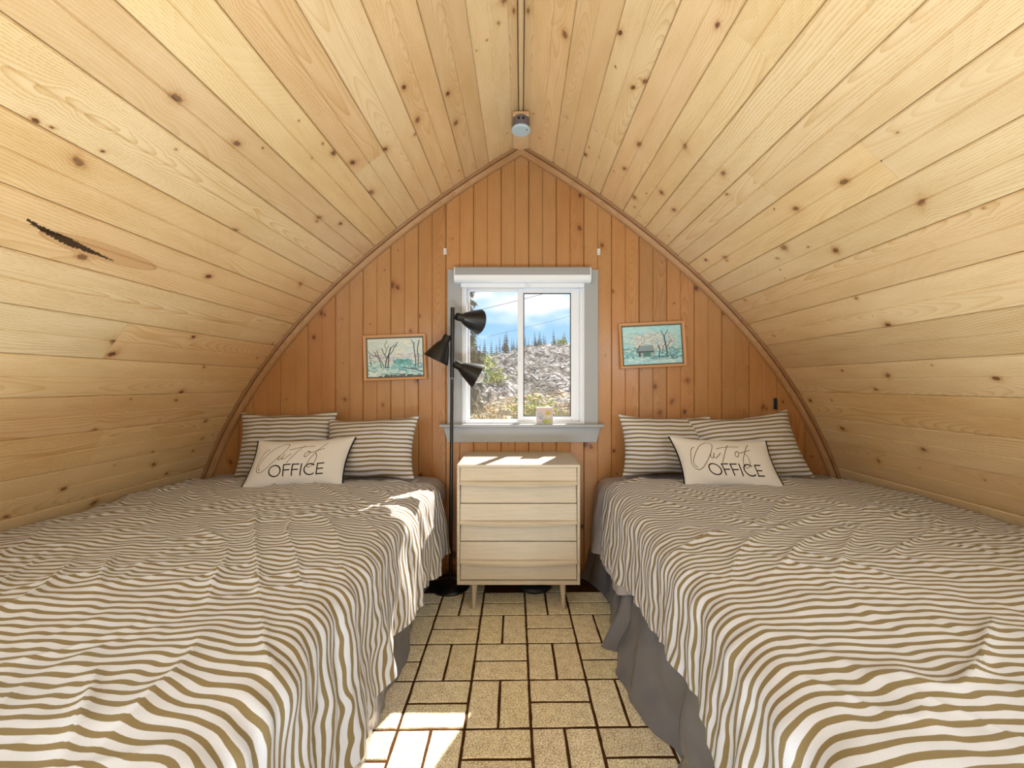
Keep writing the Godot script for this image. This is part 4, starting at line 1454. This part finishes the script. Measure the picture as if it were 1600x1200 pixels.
func build_outside() -> void:
	var n1 := noise(1.0, FastNoiseLite.TYPE_SIMPLEX_SMOOTH, 300, 4)
	var n2 := noise(1.0, FastNoiseLite.TYPE_SIMPLEX_SMOOTH, 301, 3)
	var n3 := noise(1.0, FastNoiseLite.TYPE_CELLULAR, 302)
	n3.cellular_return_type = FastNoiseLite.RETURN_DISTANCE2_SUB
	var nu := 210
	var nv := 190
	var pts := PackedVector3Array()
	var uvs := PackedVector2Array()
	var cols := []
	for a in nu:
		var d := 3.3 * pow(70.0 / 3.3, a / float(nu - 1))
		for b in nv:
			var s := b / float(nv - 1) * 2.0 - 1.0
			var x := (s * 0.30 + s * s * s * 0.75) * (d + 3.0)
			var y := land(x, d)
			var rocky := smoothstep(10.2, 12.0, d + n2.get_noise_2d(x * 0.5, d * 0.5) * 2.0)
			# slanting ledges and broken blocks
			var q := y * 1.6 - x * 0.42 + n1.get_noise_2d(x * 0.25, d * 0.25) * 0.8
			var ledge := absf(fposmod(q * 1.4, 1.0) - 0.5) * 2.0
			var k := n1.get_noise_2d(x * 0.55, d * 0.55)
			var cell := n3.get_noise_2d(x * 0.9 + q, d * 0.8)
			y += rocky * (0.34 * k + 0.20 * (ledge - 0.5) + 0.22 * cell) + (1.0 - rocky) * 0.10 * n1.get_noise_2d(x * 1.4, d * 1.4)
			pts.append(Vector3(x, y, -d))
			uvs.append(Vector2(x, d))
			var g := 0.46 + 0.18 * n2.get_noise_2d(x * 2.2, d * 2.2 + y * 3.0) + 0.20 * n1.get_noise_2d(x * 0.7 + 40.0, y * 2.5)
			var rock := Color(g, g * 0.985, g * 0.97)
			var lichen := smoothstep(0.05, 0.35, n2.get_noise_2d(x * 0.8 + 70.0, y * 1.5 + d * 0.3))
			rock = rock.lerp(Color(0.15, 0.165, 0.15), lichen * 0.8)
			var dry := Color(0.60, 0.42, 0.22).lerp(Color(0.45, 0.45, 0.38), smoothstep(-0.2, 0.3, n2.get_noise_2d(x * 3.0, d * 3.0)))
			dry = dry.lerp(Color(0.75, 0.38, 0.12), smoothstep(0.15, 0.4, n2.get_noise_2d(x * 2.0 + 30.0, d * 1.5)) * 0.7)
			cols.append(dry.lerp(rock, rocky))
	var mb := MB.new()
	mb.sheet(pts, nu, nv, uvs, Vector3.UP)
	for k in cols.size():
		mb.c[k] = cols[k]
	var hill := structure("hill", "bare grey rocky hillside outside the window", "hill")
	put("ground", mb, M.rock, hill)
	# dry grass in front of the rock
	rng.seed = 500
	mb = MB.new()
	for k in 2600:
		var d := rng.randf_range(6.6, 9.8)
		var x := rng.randf_range(-0.24, 0.24) * d
		if n2.get_noise_2d(x * 1.2, d * 1.2) < -0.12:
			continue
		var at := Vector3(x, land(x, d) - 0.05, -d)
		var hgt := rng.randf_range(0.08, 0.24)
		var lean := Vector3(rng.randf_range(-0.12, 0.12), hgt, rng.randf_range(-0.1, 0.1))
		mb.tint = [Color(0.30, 0.21, 0.10), Color(0.34, 0.28, 0.17), Color(0.24, 0.12, 0.05), Color(0.18, 0.20, 0.06), Color(0.38, 0.34, 0.27)][rng.randi() % 5]
		var sd := Vector3(0.012, 0, 0.004)
		mb.face([at - sd, at + sd, at + lean], Vector3(0, 0.3, 1))
	var g := put("dry_grass", mb, M.leaf, self)
	tag(g, "dry orange and straw coloured grass at the foot of the rocky hill", "grass", "", "stuff")
	# conifers along the crest, three shapes
	var kinds := []
	for k in 3:
		kinds.append(conifer_meshes(700 + k, 11 + k * 2, 9, [0.15, 0.115, 0.19][k], false))
	rng.seed = 90
	for row in 50:
		var x := lerpf(-7.2, 7.2, row / 49.0) + rng.randf_range(-0.25, 0.25)
		var d := 43.0 + (row % 4) * 3.5 + rng.randf_range(-0.4, 0.4)
		var px := 814.0 + x / d * 637.0
		if rng.randf() < 0.14:
			continue
		var hgt := rng.randf_range(1.7, 3.3) * (0.8 if px > 815.0 else 1.0)
		var o := thing("conifer", "slim dark conifer on the skyline of the rocky hill", "tree", Vector3(x, land(x, d) - 0.3, -d), "conifers on the skyline")
		var kind: Array = kinds[rng.randi() % 3]
		put("foliage", kind[0], M.leaf, o)
		put("trunk", kind[1], M.bark, o)
		o.rotation.y = rng.randf() * TAU
		o.scale = Vector3(hgt * 1.05, hgt, hgt * 1.05)
	var near := conifer_meshes(720, 26, 15, 0.17, true)
	var t := thing("spruce", "nearer spruce with drooping branches at the left edge of the window", "tree", Vector3(-1.46, land(-1.46, 9.2) - 0.1, -9.2))
	put("foliage", near[0], M.leaf, t)
	put("trunk", near[1], M.bark, t)
	t.scale = Vector3(4.2, 4.6, 4.2)
	# a leafy bush below the rock
	for bsh in [[0.26, 8.4, 0.46, "bright yellow green bush behind the printed block in the window"], [-0.95, 13.2, 0.5, "low green shrub under the spruce"], [2.35, 24.0, 0.40, "olive shrub high on the rock at the pane's far edge"], [-1.9, 18.0, 0.8, "yellowish shrub on the ledge below the skyline conifers"]]:
		mb = MB.new()
		for k in 420:
			var p: Vector3 = Vector3(rng.randfn(0, 0.42), absf(rng.randfn(0.35, 0.28)), rng.randfn(0, 0.4)) * bsh[2]
			var e: Vector3 = Vector3(rng.randf_range(-1, 1), rng.randf_range(-0.4, 1), rng.randf_range(-1, 1)).normalized() * 0.075 * (bsh[2] / 0.36)
			var f: Vector3 = e.cross(Vector3(rng.randf(), rng.randf(), rng.randf())).normalized() * 0.020 * (bsh[2] / 0.36)
			mb.tint = [Color(0.22, 0.30, 0.05), Color(0.34, 0.38, 0.07), Color(0.13, 0.20, 0.04), Color(0.42, 0.40, 0.10)][rng.randi() % 4]
			mb.face([p, p + e * 0.5 + f, p + e, p + e * 0.5 - f], Vector3(0, 1, 0.5))
		var stem := MB.new()
		for k in 9:
			var tip: Vector3 = Vector3(rng.randfn(0, 0.3), rng.randf_range(0.4, 0.8), rng.randfn(0, 0.3)) * bsh[2]
			stem.tube([Vector3(0, -0.2, 0), tip * 0.5, tip], 0.006, 5)
		var o := thing("bush", bsh[3], "bush", Vector3(bsh[0], land(bsh[0], bsh[1]) - 0.02, -bsh[1]))
		put("foliage", mb, M.leaf, o)
		put("stems", stem, M.bark, o)
	# overhead wires
	for wv in [[Vector3(-12, 5.0, -30), Vector3(12, 11.2, -30), "topmost overhead wire crossing the sky in the window", 0.017], [Vector3(-12, 3.2, -31), Vector3(12, 9.0, -31), "lower, thinner overhead wire crossing the sky in the window", 0.009]]:
		var line := []
		for k in 25:
			var tt := k / 24.0
			line.append((wv[0] as Vector3).lerp(wv[1], tt) - Vector3(0, 2.4 * tt * (1.0 - tt), 0))
		mb = MB.new()
		mb.tube(line, wv[3], 5)
		tag(put("overhead_wire", mb, M.wire, self), wv[2], "wire", "overhead wires")


# a unit-high conifer: whorls of drooping needle sprays round a stem
func conifer_meshes(sd: int, whorls: int, arms: int, spread: float, loose: bool) -> Array:
	var r := RandomNumberGenerator.new()
	r.seed = sd
	var f := MB.new()
	for k in whorls:
		var t := k / float(whorls)
		var y := lerpf(0.06, 0.97, t)
		var reach := spread * pow(1.0 - t, 0.8) * r.randf_range(0.75, 1.15) + 0.012
		for j in arms:
			var a := TAU * (j + r.randf() * 0.7) / arms + k
			var o := Vector3(cos(a), 0, sin(a))
			var s := Vector3(-sin(a), 0, cos(a))
			var len := reach * r.randf_range(0.7, 1.15)
			var g := r.randf_range(0.7, 1.25)
			f.tint = Color(0.075 * g, 0.115 * g, 0.075 * g) if not loose else Color(0.10 * g, 0.115 * g, 0.095 * g)
			var p0 := Vector3(0, y, 0)
			var p1 := p0 + o * len * 0.55 + Vector3(0, -len * 0.10, 0)
			var p2 := p0 + o * len + Vector3(0, -len * r.randf_range(0.25, 0.6), 0)
			if loose:
				for q in 9:
					var tt := (q + 0.6) / 9.0
					var at := p0.lerp(p1, tt * 2.0) if tt < 0.5 else p1.lerp(p2, tt * 2.0 - 1.0)
					for e in [-1.0, 1.0]:
						var tip: Vector3 = at + s * e * len * 0.20 * r.randf_range(0.6, 1.2) + o * len * 0.12 - Vector3(0, len * r.randf_range(0.05, 0.28), 0)
						f.face([at - o * 0.010, at + o * 0.014, tip], Vector3(0, 1, 0.3))
			else:
				f.face([p0, p1 + s * len * 0.24, p2, p1 - s * len * 0.24], Vector3(0, 1, 0) + o)
				f.face([p0, p1 - Vector3(0, len * 0.35, 0), p2, p1], s)
	var tr := MB.new()
	tr.lathe(Transform3D(), [Vector2(0.016, -0.1), Vector2(0.011, 0.4), Vector2(0.002, 1.0), Vector2(0, 1.0)], 7, true)
	return [f.mesh(), tr.mesh()]


# ---------------------------------------------------------------- light and camera
func look() -> void:
	var cam := Camera3D.new()
	cam.name = "camera"
	cam.projection = Camera3D.PROJECTION_FRUSTUM
	cam.near = 0.05
	cam.far = 400.0
	cam.size = 2.0 * 0.05 * 600.0 / 637.0
	cam.frustum_offset = Vector2(-14.0 / 637.0 * 0.05, 0)
	cam.position = Vector3(0, 1.3, 0)
	cam.current = true
	add_child(cam)
	var env := Environment.new()
	env.background_mode = Environment.BG_SKY
	var sky := Sky.new()
	var sm := PanoramaSkyMaterial.new()
	sm.panorama = sky_image()
	sky.sky_material = sm
	env.sky = sky
	env.background_energy_multiplier = 1.2
	env.tonemap_mode = Environment.TONE_MAPPER_LINEAR
	env.tonemap_exposure = 1.14
	env.sdfgi_enabled = true
	env.ssao_enabled = true
	env.ssil_enabled = true
	var we := WorldEnvironment.new()
	we.name = "surroundings"
	we.environment = env
	add_child(we)
	var sun := DirectionalLight3D.new()
	sun.name = "sun"
	sun.light_color = Color(1.0, 0.965, 0.91)
	sun.light_energy = SUN_ENERGY
	sun.light_angular_distance = 0.53
	sun.shadow_enabled = true
	add_child(sun)
	sun.look_at_from_position(Vector3.ZERO, Vector3(-0.44, -1.2, 1.0))
	# daylight of the two roof windows behind the viewer
	for side in [-1.0, 1.0]:
		var f := roof_light_frame(side)
		var a := AreaLight3D.new()
		a.name = "roof_window_daylight"
		a.area_size = Vector2(1.08, 0.64)
		a.light_color = Color(0.85, 0.945, 1.0)
		a.light_energy = ROOF_ENERGY
		a.shadow_enabled = true
		add_child(a, true)
		a.look_at_from_position(f[0] + f[2] * -0.03, f[0] + f[2], f[1])
	# daylight rising through the open stairwell behind the viewer
	var up := AreaLight3D.new()
	up.name = "stairwell_daylight"
	up.area_size = Vector2(STAIR[1] - STAIR[0] - 0.06, STAIR[3] - STAIR[2] - 0.06)
	up.light_color = Color(0.86, 0.95, 1.0)
	up.light_energy = STAIR_ENERGY
	up.shadow_enabled = true
	add_child(up)
	up.look_at_from_position(Vector3((STAIR[0] + STAIR[1]) / 2, -0.03, (STAIR[2] + STAIR[3]) / 2), Vector3((STAIR[0] + STAIR[1]) / 2, 1.0, (STAIR[2] + STAIR[3]) / 2), Vector3(0, 0, -1))


# (centre, down the slope, into the room) of a roof window
func roof_light_frame(side: float) -> Array:
	var p: Vector2 = ARCH[ROOF_LIGHT[0]]
	var q: Vector2 = ARCH[ROOF_LIGHT[1]]
	var d := (q - p).normalized()
	var c := (p + q) / 2.0
	return [Vector3(side * (c.x + 0.02), c.y + 0.02, (ROOF_LIGHT[2] + ROOF_LIGHT[3]) / 2), Vector3(side * d.x, d.y, 0), Vector3(side * d.y, -d.x, 0)]


func _ready() -> void:
	look()
	make_materials()
	build_vault()
	end_wall("wall_back", "end wall of upright honey brown pine boards around the window", WALL_Z, 1.0, Rect2(-0.415, 0.985, 0.86, 1.03), 33)
	end_wall("wall_front", "end wall of upright pine boards behind the viewer", REAR_Z, -1.0, Rect2(90, 0.9, 1.0, 1.0), 34)
	build_arch_trim()
	build_floor()
	build_window()
	build_roof_windows()
	build_bed(-1.0)
	build_bed(1.0)
	build_dresser()
	build_pillows()
	build_lamp()
	framed("painting", "framed winter painting of bare trees in blue snow, near the lamp", Vector3(-0.856, 1.481, WALL_Z + 0.004), 0.424, 0.308, 0.036, 0)
	framed("painting", "framed painting of a shed under a frosted pink tree", Vector3(0.894, 1.566, WALL_Z + 0.004), 0.447, 0.307, 0.048, 1)
	build_ceiling_box()
	build_outside()
